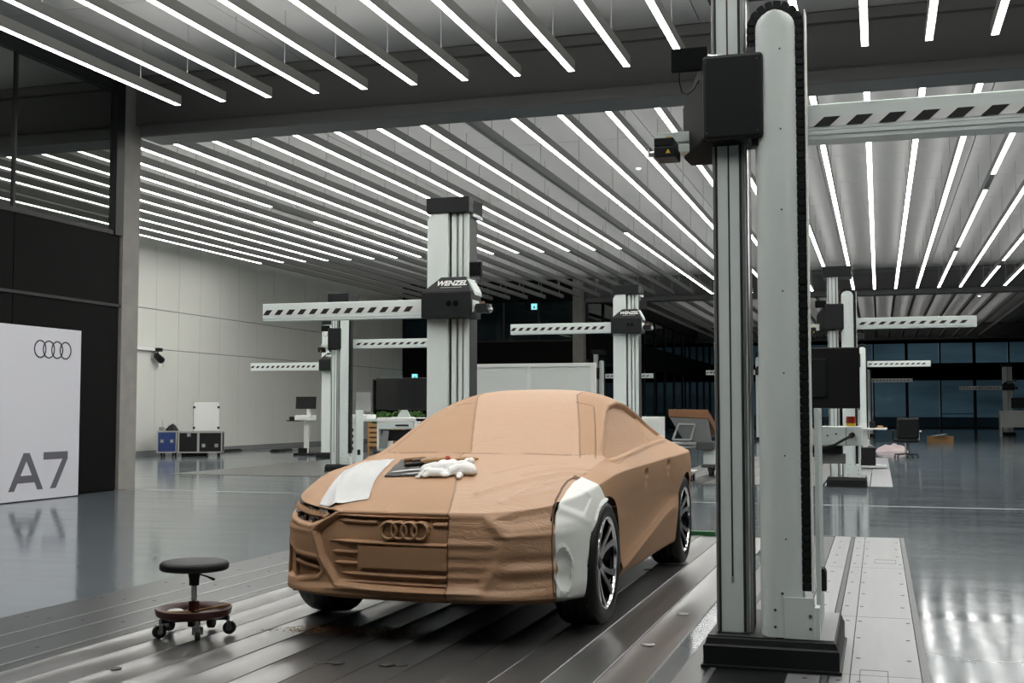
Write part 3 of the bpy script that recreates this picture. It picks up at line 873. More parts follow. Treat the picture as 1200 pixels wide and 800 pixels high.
# film folds on the bonnet and nose
P3 = np.stack([x, y, z], 1)
nz = smooth_noise(P3 * np.array([5.0, 9.0, 17.0]), 1.0, 3)
off += film * .0013 * nz
for pts, a, w in (([(.80, .03), (.66, -.10), (.46, -.42), (.34, -.62)], .010, .028), ([(.80, .16), (.62, .02), (.48, -.20)], .007, .022), ([(.70, -.40), (.56, -.62)], .006, .03),
                  ([(.62, .20), (.44, .06), (.30, -.18)], .005, .02), ([(.76, -.1), (.62, -.36), (.50, -.70)], .006, .022)):
    off += film * TM * (z < .95) * a * gauss(seg_d(x, y, pts), 0, w)
off += film * (z > .95) * .0018 * smooth_noise(P3 * np.array([4.0, 3.0, 22.0]), 1.0, 9)
off += (1 - film) * .0006 * smooth_noise(P3, 9.0, 5)
V = V + N * off[:, None]
V[:, 1] += dy
#D>
# wheel arches: faces inside the arch circle go, the rim snaps to the circle and turns inwards
keep = np.ones(nf, bool)
sideV = (np.abs(V[:, 0]) > 0.60) & (V[:, 2] < 0.90)
inside = np.zeros(nv, bool)
for ay in (0.0, WB):
    d = np.hypot(V[:, 1] - ay, V[:, 2] - AZ)
    inside |= sideV & (d < AR)
    inside |= sideV & (V[:, 2] < AZ) & (np.abs(V[:, 1] - ay) < AR - 0.004)
keep = ~inside[Fq].all(axis=1)
kf = Fq[keep]
bverts = np.unique(kf[inside[kf]])
for ay in (0.0, WB):
    sel = bverts[np.abs(V[bverts, 1] - ay) < AR + 0.1]
    dy, dz = V[sel, 1] - ay, V[sel, 2] - AZ
    up = dz > 0
    d = np.maximum(np.hypot(dy, dz), 1e-6)
    V[sel[up], 1] = ay + dy[up] / d[up] * AR
    V[sel[up], 2] = AZ + dz[up] / d[up] * AR
    V[sel[~up], 1] = ay + np.sign(dy[~up]) * AR
used = np.unique(kf)
remap = -np.ones(nv, np.int64); remap[used] = np.arange(len(used))
V, film, seamv = V[used], film[used], seamv[used]
kf = remap[kf]; nv = len(V)
ee = np.sort(np.stack([kf, np.roll(kf, -1, axis=1)], axis=2).reshape(-1, 2), axis=1)
ue, cnt = np.unique(ee, axis=0, return_counts=True)
be = ue[cnt == 1]
isarch = np.zeros(nv, bool)
for ay in (0.0, WB):
    d = np.hypot(V[:, 1] - ay, V[:, 2] - AZ)
    isarch |= (np.abs(V[:, 0]) > 0.6) & ((np.abs(d - AR) < 0.002) | ((V[:, 2] <= AZ) & (np.abs(np.abs(V[:, 1] - ay) - AR) < 0.002)))
be = be[isarch[be].all(axis=1)]
bv = np.unique(be)
nb = -np.ones(nv, np.int64); nb[bv] = nv + np.arange(len(bv))
V2 = V[bv].copy(); V2[:, 0] -= np.sign(V2[:, 0]) * 0.06
V = np.vstack([V, V2]); film = np.concatenate([film, np.zeros(len(bv))]); seamv = np.concatenate([seamv, np.zeros(len(bv))])
kf = np.vstack([kf, np.stack([be[:, 0], be[:, 1], nb[be[:, 1]], nb[be[:, 0]]], axis=1)])

Vm = V.copy()
sel_ = (V[:, 0] > .76) & (V[:, 1] > -.635) & (V[:, 1] < -.12) & (V[:, 2] > .25) & (V[:, 2] < .74)
Vm[sel_, 0] -= .07; Vm[sel_, 1] += .03          # clay cut back where the white fender panel is let in
car = thing('clay_car', 'full-size brown clay model of a sedan with white front fender panel on steel plates', 'car', (CX, CY, CZ0))
body_me = bpy.data.meshes.new('car_body')
body_me.vertices.add(len(V)); body_me.vertices.foreach_set('co', Vm.astype(np.float32).ravel())
body_me.loops.add(kf.size); body_me.loops.foreach_set('vertex_index', kf.astype(np.int32).ravel())
body_me.polygons.add(len(kf)); body_me.polygons.foreach_set('loop_start', np.arange(0, kf.size, 4, dtype=np.int32))
body_me.update(calc_edges=True); body_me.validate()
body_me.shade_smooth()
a_ = body_me.attributes.new('film', 'FLOAT', 'POINT'); a_.data.foreach_set('value', film.astype(np.float32))
a_ = body_me.attributes.new('seam', 'FLOAT', 'POINT'); a_.data.foreach_set('value', seamv.astype(np.float32))
body_me.materials.append(M['clay'])
body = bpy.data.objects.new('car_body', body_me); col.objects.link(body); body.parent = car
body_bvh = BVHTree.FromPolygons([tuple(v) for v in V], [tuple(f) for f in kf])
def hit(o, d):
    r = body_bvh.ray_cast(Vector(o), Vector(d).normalized())
    return r[0], r[1]
def on_front(x, z): return hit((x, -3, z), (0, 1, 0))
def on_top(x, y): return hit((x, y, 3), (0, 0, -1))
def on_side(y, z, s=1): return hit((3 * s, y, z), (-s, 0, 0))

# wheels ------------------------------------------------------------------------
def make_wheel():
    TR = 0.357
    prof = [(.262, -.115), (.285, -.128), (.320, -.128), (.342, -.118), (.353, -.100), (.357, -.06), (.357, .06), (.353, .100), (.342, .118), (.320, .128), (.285, .128), (.268, .118), (.262, .10)]
    mb = MB().lathe([(r, h) for r, h in prof], 64, axis='X', caps=False)
    w = mb.build('wheel', M['rubber'], None, smooth=35)
    # tread grooves
    tg = MB()
    for h in (-.07, -.025, .025, .07):
        tg.lathe([(.3575, h - .004), (.3582, h), (.3575, h + .004)], 48, axis='X', caps=False)
    tg.build('tread_groove', M['alu_dark'], w)
    for nm, prof_, m_ in (('rim_barrel', [(.262, .10), (.250, .085), (.245, .02), (.240, -.10)], M['black_gloss']),
                          ('rim_lip', [(.268, .119), (.266, .125), (.256, .122), (.248, .108), (.250, .100)], M['chrome'])):
        MB().lathe(prof_, 64, axis='X', caps=False).build(nm, m_, w, smooth=35)
    MB().lathe([(.001, .02), (.20, .02), (.205, .01), (.205, 0.0), (.001, 0.0)], 40, axis='X').build('brake_disc', M['grey_dark'], w, smooth=30)
    for k in range(5):
        a0 = 2 * PI * k / 5 + 0.3
        for s in (-1, 1):
            sp = MB(); side_ = MB()
            A0, A1 = a0 + s * 0.05, a0 + s * 0.20
            def P(r, a, h): return (h, r * math.cos(a), r * math.sin(a))
            pts = []
            for r, a, wd, h in ((.045, a0 + s * .32, .020, .072), (.12, a0 + s * .17, .017, .080), (.19, a0 + s * .20, .017, .096), (.252, a0 + s * .26, .024, .112)):
                pts.append((r, a, wd, h))
            for mbx, t0, t1, ins in ((sp, -.004, .004, 0.003), (side_, -.040, -.004, 0.0)):
                rows = []
                for r, a, wd, h in pts:
                    e = (wd - ins) / max(r, .05)
                    rows.append([P(r, a - e, h + t1), P(r, a + e, h + t1), P(r, a + e, h + t0), P(r, a - e, h + t0), P(r, a - e, h + t1)])
                mbx.grid(rows)
            o1 = side_.build('spoke', M['black_gloss'], w)
            sp.v += side_.v and []
            sp.build('spoke_face', M['steel'], w)
    MB().lathe([(.001, .086), (.030, .085), (.034, .078), (.045, .06), (.05, .03)], 24, axis='X').build('hub_cap', M['grey_dark'], w, smooth=40)
    return w
wheel0 = make_wheel()
def put_wheel(o, x, y, rz):
    o.parent = car; o.location = (x, y, .357 - 0.002); o.rotation_euler = (random.uniform(0, 1) if o is not wheel0 else 0.35, 0, rz)
for i, (x, y, rz) in enumerate(((.806, 0, 0), (.806, WB, 0), (-.806, 0, PI), (-.806, WB, PI))):
    put_wheel(wheel0 if i == 0 else copy_tree(wheel0), x, y, rz)
for ay in (0.0, WB):
    for s in (1, -1):
        mb = MB()
        rows = []
        for h in (.935, .56):
            row = []
            for k in range(25):
                a = PI * k / 24
                row.append((s * (h - (0.03 if h > .9 else 0)), ay + (AR + .004) * math.cos(a), AZ + (AR + .004) * math.sin(a)))
            row.append((s * (h - (0.03 if h > .9 else 0)), ay - AR - .004, .17)); row.insert(0, (s * (h - (0.03 if h > .9 else 0)), ay + AR + .004, .17))
            rows.append(row)
        mb.grid(rows)
        mb.prism([(q[1], q[2]) for q in rows[1]], 'X', s * .55, s * .56)
        for v_i in range(2 * len(rows[0])):
            pass
        mb.build('wheel_arch_liner', M['black'], car)
MB().box(-.70, .70, -.62, 3.75, .205, .25).build('floor_pan', M['grey_dark'], car)
#<P
def coons(L, Rr, B, Tp, n, m):
    def rs(pl, k):
        pl = np.array(pl, float); s = np.r_[0, np.cumsum(np.linalg.norm(np.diff(pl, axis=0), axis=1))]
        t = np.linspace(0, s[-1], k + 1)
        return np.stack([np.interp(t, s, pl[:, c]) for c in range(pl.shape[1])], 1)
    L, Rr, B, Tp = rs(L, m), rs(Rr, m), rs(B, n), rs(Tp, n)
    G = np.zeros((m + 1, n + 1, L.shape[1]))
    for j in range(m + 1):
        t = j / m
        for i in range(n + 1):
            s = i / n
            G[j, i] = L[j] * (1 - s) + Rr[j] * s + B[i] * (1 - t) + Tp[i] * t - (B[0] * (1 - s) * (1 - t) + B[n] * s * (1 - t) + Tp[0] * (1 - s) * t + Tp[n] * s * t)
    return G
def skin(name, G, cast, offset, m_, thick=0.0, shape=None, smooth=40):
    rows = []
    for j, row in enumerate(G):
        r = []
        for i, q in enumerate(row):
            p, n_ = cast(q)
            if p is None: p, n_ = Vector(q if len(q) == 3 else (q[0], q[1], 0)), Vector((1, 0, 0))
            o = offset + (shape(q, i / (len(row) - 1), j / (len(G) - 1)) if shape else 0)
            r.append(p + n_ * o)
        rows.append(r)
    o = MB().grid(rows).build(name, m_, car, smooth=smooth)
    if thick:
        s_ = o.modifiers.new('solid', 'SOLIDIFY'); s_.thickness = thick; s_.offset = -1
    return o

# the white silvery sheet on the bonnet
L_ = [(-.535, -.793), (-.59, -.595), (-.642, -.376), (-.695, -.146), (-.716, .023), (-.712, .19)]
R_ = [(-.256, -.746), (-.359, -.431), (-.427, -.135), (-.499, .223)]
B_ = [(-.535, -.793), (-.467, -.835), (-.426, -.803), (-.256, -.746)]
T_ = [(-.712, .19), (-.615, .215), (-.499, .223)]
cr_line = np.array([(-.426, -.803), (-.53, -.575), (-.646, -.284), (-.690, -.10)])
def sheet_shape(q, s, t):
    dd = seg_d(np.array([q[0]]), np.array([q[1]]), [tuple(c) for c in cr_line])[0]
    return .010 * math.exp(-(dd / .035) ** 2) + .004 * math.exp(-(dd / .008) ** 2)
o = skin('bonnet_sheet', coons(L_, R_, B_, T_, 26, 44), lambda q: on_top(q[0], q[1]), .004, M['foil_silver'], shape=sheet_shape)
o['label'] = 'shiny white sheet with a crease on the bonnet corner'

# the white milled fender panel with a dark cut edge round it
axis0 = Vector((.35, .30))
def cast_round(q):
    d_ = Vector((q[0] - axis0.x, q[1] - axis0.y)).normalized()
    st = Vector((q[0] + d_.x * .6, q[1] + d_.y * .6, q[2]))
    p, n_ = hit(st, (-d_.x, -d_.y, 0))
    if p is None or (p - Vector(q)).length > .12:
        p, n_ = Vector(q), Vector((1, 0, 0)) if q[1] > -.42 else Vector((d_.x, d_.y, 0))
    return p, n_
def arc(y_, z_): return (.945 if y_ > -.2 else .925 if y_ > -.33 else .898, y_, z_)
FL = [(.790, -.650, .232), (.788, -.652, .330), (.787, -.654, .424), (.783, -.657, .560), (.779, -.605, .669), (.781, -.539, .733), (.775, -.349, .790), (.780, -.215, .822), (.802, -.085, .846)]
Ra = AR + .002
FR = [(.878, -.395, .215), (.893, -Ra, .360)] + [arc(-Ra * math.cos(a), AZ + Ra * math.sin(a)) for a in (0.25, .5, .75, 1.0, 1.2, 1.36)]
FB = [FL[0], (.835, -.545, .224), FR[0]]
FT = [FL[-1], (.862, -.085, .815), (.905, -.088, .785), FR[-1]]
G = coons(FL, FR, FB, FT, 40, 64)
def fender_shape(q, s, t):
    h = 0.0
    # air scoop at the lower front edge
    e = ((s - .22) / .25) ** 2 + ((t - .165) / .120) ** 2
    if s < .6: h -= .022 * max(0.0, 1 - e ** 1.5) if e < 1 else 0
    h += .008 * math.exp(-((e - 1.15) / .15) ** 2) if s < .6 else 0
    # rib running out of the headlight
    h += .010 * math.exp(-((t - (.49 + .10 * s)) / .022) ** 2) * (1 - s)
    # headlight outline as a shallow facet
    if .52 < t < .80 and s < .62: h -= .005 * min(1, (.62 - s) / .03) * min(1, (t - .52 - .12 * s) / .02 if t > .52 + .12 * s else 0)
    # ventilation teeth along the scoop
    return h
o = skin('white_fender_panel', G, cast_round, .009, M['fender_white'], thick=.012, shape=fender_shape)
o['label'] = 'white milled front fender panel'
Gd = coons([(q[0] - .012, q[1] - .020, q[2] + (.016 if k > 3 else 0)) for k, q in enumerate(FL)], FR, FB, [(q[0], q[1] + .028, q[2] + .016) for q in FT], 30, 50)
o = skin('cut_edge', Gd, cast_round, .0025, M['clay_dark'], shape=lambda q, s, t: -.06 if s > .06 and .04 < t < .93 else 0.0)
for k in range(9):
    t = .09 + k * .019
    q = G[int(t * 64)][18]; p, n_ = cast_round(q)
    MB().lathe([(.001, .010), (.006, .008), (.009, 0)], 8, tuple(p + n_ * .006)).build('scoop_tooth', M['fender_white'], car)

# grille bars on the bare side
def grille_bar(x0, x1, zc, slope, hgt=.020, proud=.022, name='grille_bar'):
    rows = []
    n = 40
    for i in range(n + 1):
        x_ = lerp(x0, x1, i / n); z_ = zc + slope * (x_ - x0)
        k = min(1.0, (i / n) * 5 + .15)
        yb = on_front(x_, z_)[0].y
        prof = [(hgt * .75, .004), (hgt * .55, -proud * .55), (hgt * .05, -proud), (-hgt * .25, -proud * .9), (-hgt * .8, .004)]
        rows.append([(x_, yb + d_ * k, z_ + h_ * k) for h_, d_ in prof])
    return MB().grid(rows).build(name, M['clay_plain'], car, smooth=30)
grille_bar(-.375, -.135, .642, -.02); grille_bar(.175, .268, .634, -.02)
grille_bar(-.430, .268, .535, -.014, .018)
grille_bar(-.410, -.245, .476, 0, .015, .018); grille_bar(-.395, -.245, .418, 0, .015, .018)
grille_bar(-.355, .268, .363, -.01, .018); grille_bar(-.330, .268, .322, -.012, .014, .016)
grille_bar(-.385, .270, .672, -.006, .010, .018, 'grille_frame')
rows = []
for zz_ in np.linspace(.398, .514, 6):
    rows.append([(x_, on_front(x_, zz_)[0].y - .010, zz_) for x_ in np.linspace(-.238, .268, 16)])
o = MB().grid(rows).build('number_plate_block', M['clay_plain'], car)
s_ = o.modifiers.new('solid', 'SOLIDIFY'); s_.thickness = .02; s_.offset = 0
# four linked rings in relief
badge = None
rc = [(.030 + (k - 1.5) * .0590, .601) for k in range(4)]
for k, (rx, rz) in enumerate(rc):
    yb = on_front(rx, rz)[0].y - .022
    mb = MB()
    pr = []
    for a in range(8):
        t_ = 2 * PI * a / 8
        pr.append((.0440 + .0085 * math.cos(t_), .013 * math.sin(t_)))
    mb.lathe(pr, 40, (rx, yb, rz), axis='Y', closed=True)
    mb.build('emblem_ring', M['clay_plain'], car, smooth=60)
mb = MB()
for rx, rz in rc:
    yb = on_front(rx, rz)[0].y
    mb.lathe([(.001, yb - .012), (.051, yb - .012), (.056, yb + .02)], 32, (rx, 0, rz), axis='Y')
mb.build('emblem_base', M['clay_plain'], car, smooth=30)

# headlight on the bare side: black slots and a toothed clay band between them
def front_skin(name, L, Rr, off_, m_, n=24, m=4, thick=0):
    G = [[(lerp(L0[0], L1[0], 0), 0, 0) for L0, L1 in ()]]
    A = coons([L[0], Rr[0]], [L[-1], Rr[-1]], L, Rr, n, m)
    return skin(name, A, lambda q: on_front(q[0], q[1]), off_, m_, thick=thick)
front_skin('headlight_slot', [(-.80, .706), (-.70, .692), (-.56, .674), (-.445, .664)], [(-.80, .738), (-.70, .717), (-.55, .700), (-.40, .686)], .004, M['black_gloss'])
front_skin('headlight_slot', [(-.79, .652), (-.74, .640), (-.66, .624), (-.56, .620)], [(-.79, .678), (-.70, .663), (-.58, .650), (-.50, .640)], .004, M['black_gloss'])
front_skin('headlight_band', [(-.80, .676), (-.70, .663), (-.58, .650), (-.47, .646)], [(-.80, .704), (-.70, .690), (-.56, .673), (-.45, .664)], .016, M['clay_plain'], thick=.02)
for k in range(9):
    t = (k + .5) / 9
    x_ = lerp(-.76, -.47, t); z_ = lerp(.702, .668, t)
    p, n_ = on_front(x_, z_)
    MB().bar(p + Vector((0, -.018, -.008)), p + Vector((0, -.016, .008)), .014, .012).build('headlight_tooth', M['clay_plain'], car)
for k in range(3):
    x_ = lerp(-.72, -.56, k / 2)
    p, n_ = on_front(x_, .662 - .02 * k / 2 - .012)
    MB().bar(p + Vector((0, -.012, -.014)), p + Vector((0, -.012, .014)), .012, .02).build('headlight_rib', M['clay_dark'], car)
#P>
# ================================================================== MEASURING MACHINES
def hazard(parent, x0, x1, yf, z0, z1, pitch_, lean, first=0.0):
    """white tape with black slanted bars along an arm, each bar its own piece"""
    MB().box(x0, x1, yf - 0.0015, yf, z0, z1).build('hazard_tape', M['stripe_white'], parent)
    w = pitch_ * 0.5; h = z1 - z0
    me = MB().prism([(0, z0), (w, z0), (w + lean, z1), (lean, z1)], 'Y', yf - 0.003, yf - 0.0012).mesh('hazard_stripe', M['stripe_black'])
    x = x0 + first
    while x + w + lean < x1 + 0.001:
        o = bpy.data.objects.new('hazard_stripe', me); col.objects.link(o); o.parent = parent; o.location = (x, 0, 0)
        x += pitch_
def arm_beam(parent, x0, x1, yf, depth, z0, z1):
    h = z1 - z0
    prof = [(yf + .006, z0), (yf + .006, z0 + h * .10), (yf, z0 + h * .13), (yf, z0 + h * .22), (yf + .004, z0 + h * .235), (yf, z0 + h * .25), (yf, z1 - .006), (yf + .006, z1), (yf + depth, z1), (yf + depth, z0)]
    return MB().prism(prof, 'X', x0, x1).build('arm', M['alu'], parent)
def screws(parent, pts, r=0.006, axis='Y', d=-1):
    for p in pts:
        q = [p[0], p[1], p[2]]; q2 = list(q); q2['XYZ'.index(axis)] += d * 0.004
        MB().cyl(q, q2, r, n=8).build('bolt_head', M['grey_dark'], parent)

def base_part(t, x0, x1, y0, y1, h):
    rows = []
    for z, e in ((0, 0.010), (.014, 0.010), (.018, 0.0), (h * .72, 0.0), (h * .78, -.008), (h - .004, -.016), (h, -.022)):
        rows.append([(x0 - e, y0 - e, z), (x1 + e, y0 - e, z), (x1 + e, y1 + e, z), (x0 - e, y1 + e, z), (x0 - e, y0 - e, z)])
    b = MB().grid(rows).box(x0 + .022, x1 - .022, y0 + .022, y1 - .022, h - .02, h - .001).build('base', M['machine_black'], t)
    return b

def machine_right(dz=0.0):
    """column with a round cable tube on its right, arm reaching to the right"""
    t = thing('measuring_machine', 'tall', 'machine')
    base_part(t, -.32, .317, -.45, .45, .145)
    MB().box(.06, .292, -.40, .42, .145, .150).build('base_cover', M['grey_mid'], t, bevel=.002)
    MB().box(-.30, .02, -.425, -.405, .145, .153).build('base_strip', M['alu_dark'], t)
    # column: extruded profile with dark grooves
    c = MB().box(-.272, -.108, -.296, -.02, .145, 3.47).build('column', M['alu'], t, bevel=.003)
    for a, b in ((-.2585, -.2475), (-.1395, -.1265)):
        MB().box(a, b, -.2985, -.290, .15, 3.47).build('groove', M['alu_dark'], c)
    for a, b in ((-.270, -.260), (-.124, -.112)):
        MB().box(a, b, -.300, -.290, .15, 3.47).build('edge_rail', M['alu_rail'], c)
    MB().box(-.196, -.188, -.2975, -.294, .42, 3.47).build('slot', M['alu_dark'], c)
    MB().box(-.199, -.185, -.299, -.294, .39, .42).build('slot_end', M['alu_rail'], c)
    MB().box(-.1085, -.100, -.28, -.22, .15, 3.47).build('edge_rail', M['alu_rail'], c)
    MB().box(-.1085, -.103, -.20, -.06, .15, 3.47).build('groove', M['alu_dark'], c)
    MB().box(-.082, -.030, -.02, .10, .15, .84).build('counterweight', M['grey_mid'], t, bevel=.006)
    MB().box(-.082, -.030, -.02, .10, .845, .865).build('counterweight_cap', M['alu'], t, bevel=.004)
    MB().box(-.345, .125, -.33, .20, 3.47, 3.65).build('top_cap', M['machine_black'], t, bevel=.006)
    # tube
    n = 40
    mb = MB()
    pts = [(.05 + .104 * math.copysign(abs(math.cos(a)) ** .72, math.cos(a)), -.285 + .104 * math.copysign(abs(math.sin(a)) ** .72, math.sin(a))) for a in [2 * PI * k / n for k in range(n)]]
    rows = [[(x_, y_, z_) for x_, y_ in pts + pts[:1]] for z_ in (.15, 3.14)]
    for k in range(1, 6):
        s = math.cos(k / 5 * PI / 2 * .85)
        rows.append([(.05 + (x_ - .05) * s, -.285 + (y_ + .285), 3.14 + .08 * math.sin(k / 5 * PI / 2)) for x_, y_ in pts + pts[:1]])
    tube = mb.grid(rows).build('cable_tube', M['alu'], t, smooth=40)
    screws(tube, [(.075, -.390, z_) for z_ in (.62, 1.02, 1.42, 1.82, 2.22, 2.62, 3.02)], .0045)
    screws(tube, [(.02, -.390, .20), (.02, -.390, .28), (.055, -.390, .36)], .007)
    pl = MB().box(.062, .205, -.402, -.392, .148, .345).build('end_plate', M['alu'], t, bevel=.002)
    screws(pl, [(.185, -.402, .20), (.185, -.402, .26)], .008)
    MB().box(.205, .228, -.40, -.30, .148, .30).build('end_bracket', M['alu'], t)
    # energy chain: links up from the carriage, over the tube and down its right side
    path = []
    R_ = .116
    for z_ in np.arange(3.02 + dz, 3.135, .03): path.append((.05 - R_, z_))
    for k in range(0, 25):
        a = PI - PI * k / 24
        path.append((.05 + R_ * math.cos(a), 3.14 + R_ * math.sin(a)))
    for z_ in np.arange(3.12, .36, -.03): path.append((.05 + R_, z_))
    link = MB().box(-.0215, .0215, -.055, .055, -.0185, .0185).box(-.0235, .0235, -.058, -.045, -.012, .012).box(-.0235, .0235, .045, .058, -.012, .012).cyl((0, -.060, 0), (0, -.056, 0), .009, n=8).mesh('chain_link', M['machine_black'])
    # resample evenly
    pa = np.array(path); s = np.r_[0, np.cumsum(np.linalg.norm(np.diff(pa, axis=0), axis=1))]
    q = np.arange(0, s[-1], .039)
    X_, Z_ = np.interp(q, s, pa[:, 0]), np.interp(q, s, pa[:, 1])
    for k in range(len(q)):
        k2 = min(k + 1, len(q) - 1); k1 = max(k - 1, 0)
        ang = math.atan2(X_[k2] - X_[k1], Z_[k2] - Z_[k1])
        o = bpy.data.objects.new('chain_link', link); col.objects.link(o); o.parent = t
        o.location = (X_[k], -.285, Z_[k]); o.rotation_euler = (0, ang, 0)
    MB().box(.190, .197, -.345, -.225, .36, 3.22).build('chain_guide', M['white'], t)
    MB().box(.200, .222, -.12, .24, .15, 1.25).build('rear_panel', M['alu'], t, bevel=.003)
    MB().prism([(.222, .33), (.245, .33), (.245, .42), (.235, .44), (.222, .44)], 'Y', -.05, .05).build('bumper', M['black'], t)
    MB().box(-.092, -.045, -.345, -.285, 2.96 + dz, 3.055 + dz).build('chain_clamp', M['grey_dark'], t, bevel=.003)
    # carriage with its slanted rear cover
    ca = MB().box(-.307, -.008, -.40, -.10, 2.585 + dz, 3.015 + dz).build('carriage', M['machine_black'], t, bevel=.018)
    v = [(-.305, -.39, 2.585 + dz), (-.305, -.39, 3.00 + dz), (-.36, -.02, 3.05 + dz), (-.465, -.02, 2.84 + dz), (-.462, -.02, 2.58 + dz), (-.42, -.02, 2.535 + dz), (-.14, -.39, 2.585 + dz), (-.14, -.02, 2.535 + dz), (-.14, -.39, 3.00 + dz), (-.14, -.02, 3.05 + dz),
         (-.385, -.20, 2.86 + dz), (-.385, -.20, 2.60 + dz)]
    bm = bmesh.new()
    for p in v: bm.verts.new(p)
    bmesh.ops.convex_hull(bm, input=bm.verts)
    me = bpy.data.meshes.new('carriage_cover'); bm.to_mesh(me); bm.free(); me.materials.append(M['cover_black'])
    o = bpy.data.objects.new('carriage_cover', me); col.objects.link(o); o.parent = t
    b_ = o.modifiers.new('bevel', 'BEVEL'); b_.width = .012; b_.segments = 2
    screws(ca, [(-.285, -.40, 2.62 + dz), (-.285, -.40, 2.98 + dz), (-.035, -.40, 2.98 + dz), (-.035, -.40, 2.62 + dz)], .004)
    MB().box(-.07, -.03, -.36, -.28, 2.55 + dz, 2.59 + dz).build('stop_block', M['alu_dark'], t)
    # arm
    arm_beam(t, -.30, 2.07, -.17, .15, 2.605 + dz, 2.785 + dz)
    hazard(t, .20, 2.05, -.17, 2.668 + dz, 2.716 + dz, .158, .055, .02)
    # probe head on the left end
    MB().box(-.58, -.38, -.14, -.03, 2.59 + dz, 2.63 + dz).box(-.58, -.38, -.13, -.04, 2.63 + dz, 2.645 + dz).box(-.58, -.38, -.14, -.03, 2.645 + dz, 2.70 + dz).build('probe_mount', M['alu'], t, bevel=.003)
    ph = MB().box(-.565, -.455, -.33, -.16, 2.53 + dz, 2.585 + dz).box(-.565, -.465, -.33, -.16, 2.585 + dz, 2.63 + dz).build('probe_head', M['machine_black'], t, bevel=.006)
    MB().prism([(-.505, 2.548 + dz), (-.479, 2.548 + dz), (-.492, 2.570 + dz)], 'Y', -.332, -.330).build('warning_sign', M['yellow'], ph)
    MB().cyl((-.565, -.25, 2.565 + dz), (-.60, -.25, 2.565 + dz), .016, n=12).cyl((-.60, -.25, 2.55 + dz), (-.60, -.25, 2.595 + dz), .010, n=10).build('probe_tip', M['steel'], ph, smooth=40)
    MB().cyl((-.50, -.25, 2.63 + dz), (-.50, -.25, 2.65 + dz), .014, n=10).build('probe_nut', M['yellow'], ph)
    # small screen above
    scn = MB().box(-.468, -.285, -.36, -.335, 2.955 + dz, 3.075 + dz).build('screen', M['cover_black'], t, bevel=.004)
    MB().cyl((-.31, -.335, 3.03 + dz), (-.24, -.30, 3.03 + dz), .016, n=12).cyl((-.30, -.31, 2.97 + dz), (-.30, -.31, 3.055 + dz), .012, n=12).build('screen_arm', M['chrome'], scn, smooth=40)
    pts = [(-.43, -.34, 2.955 + dz), (-.43, -.33, 2.90 + dz), (-.42, -.32, 2.86 + dz), (-.395, -.32, 2.845 + dz), (-.36, -.32, 2.87 + dz), (-.33, -.32, 2.92 + dz)]
    MB().tube(pts, .004, 6).build('cable', M['rubber'], scn, smooth=60)
    return t

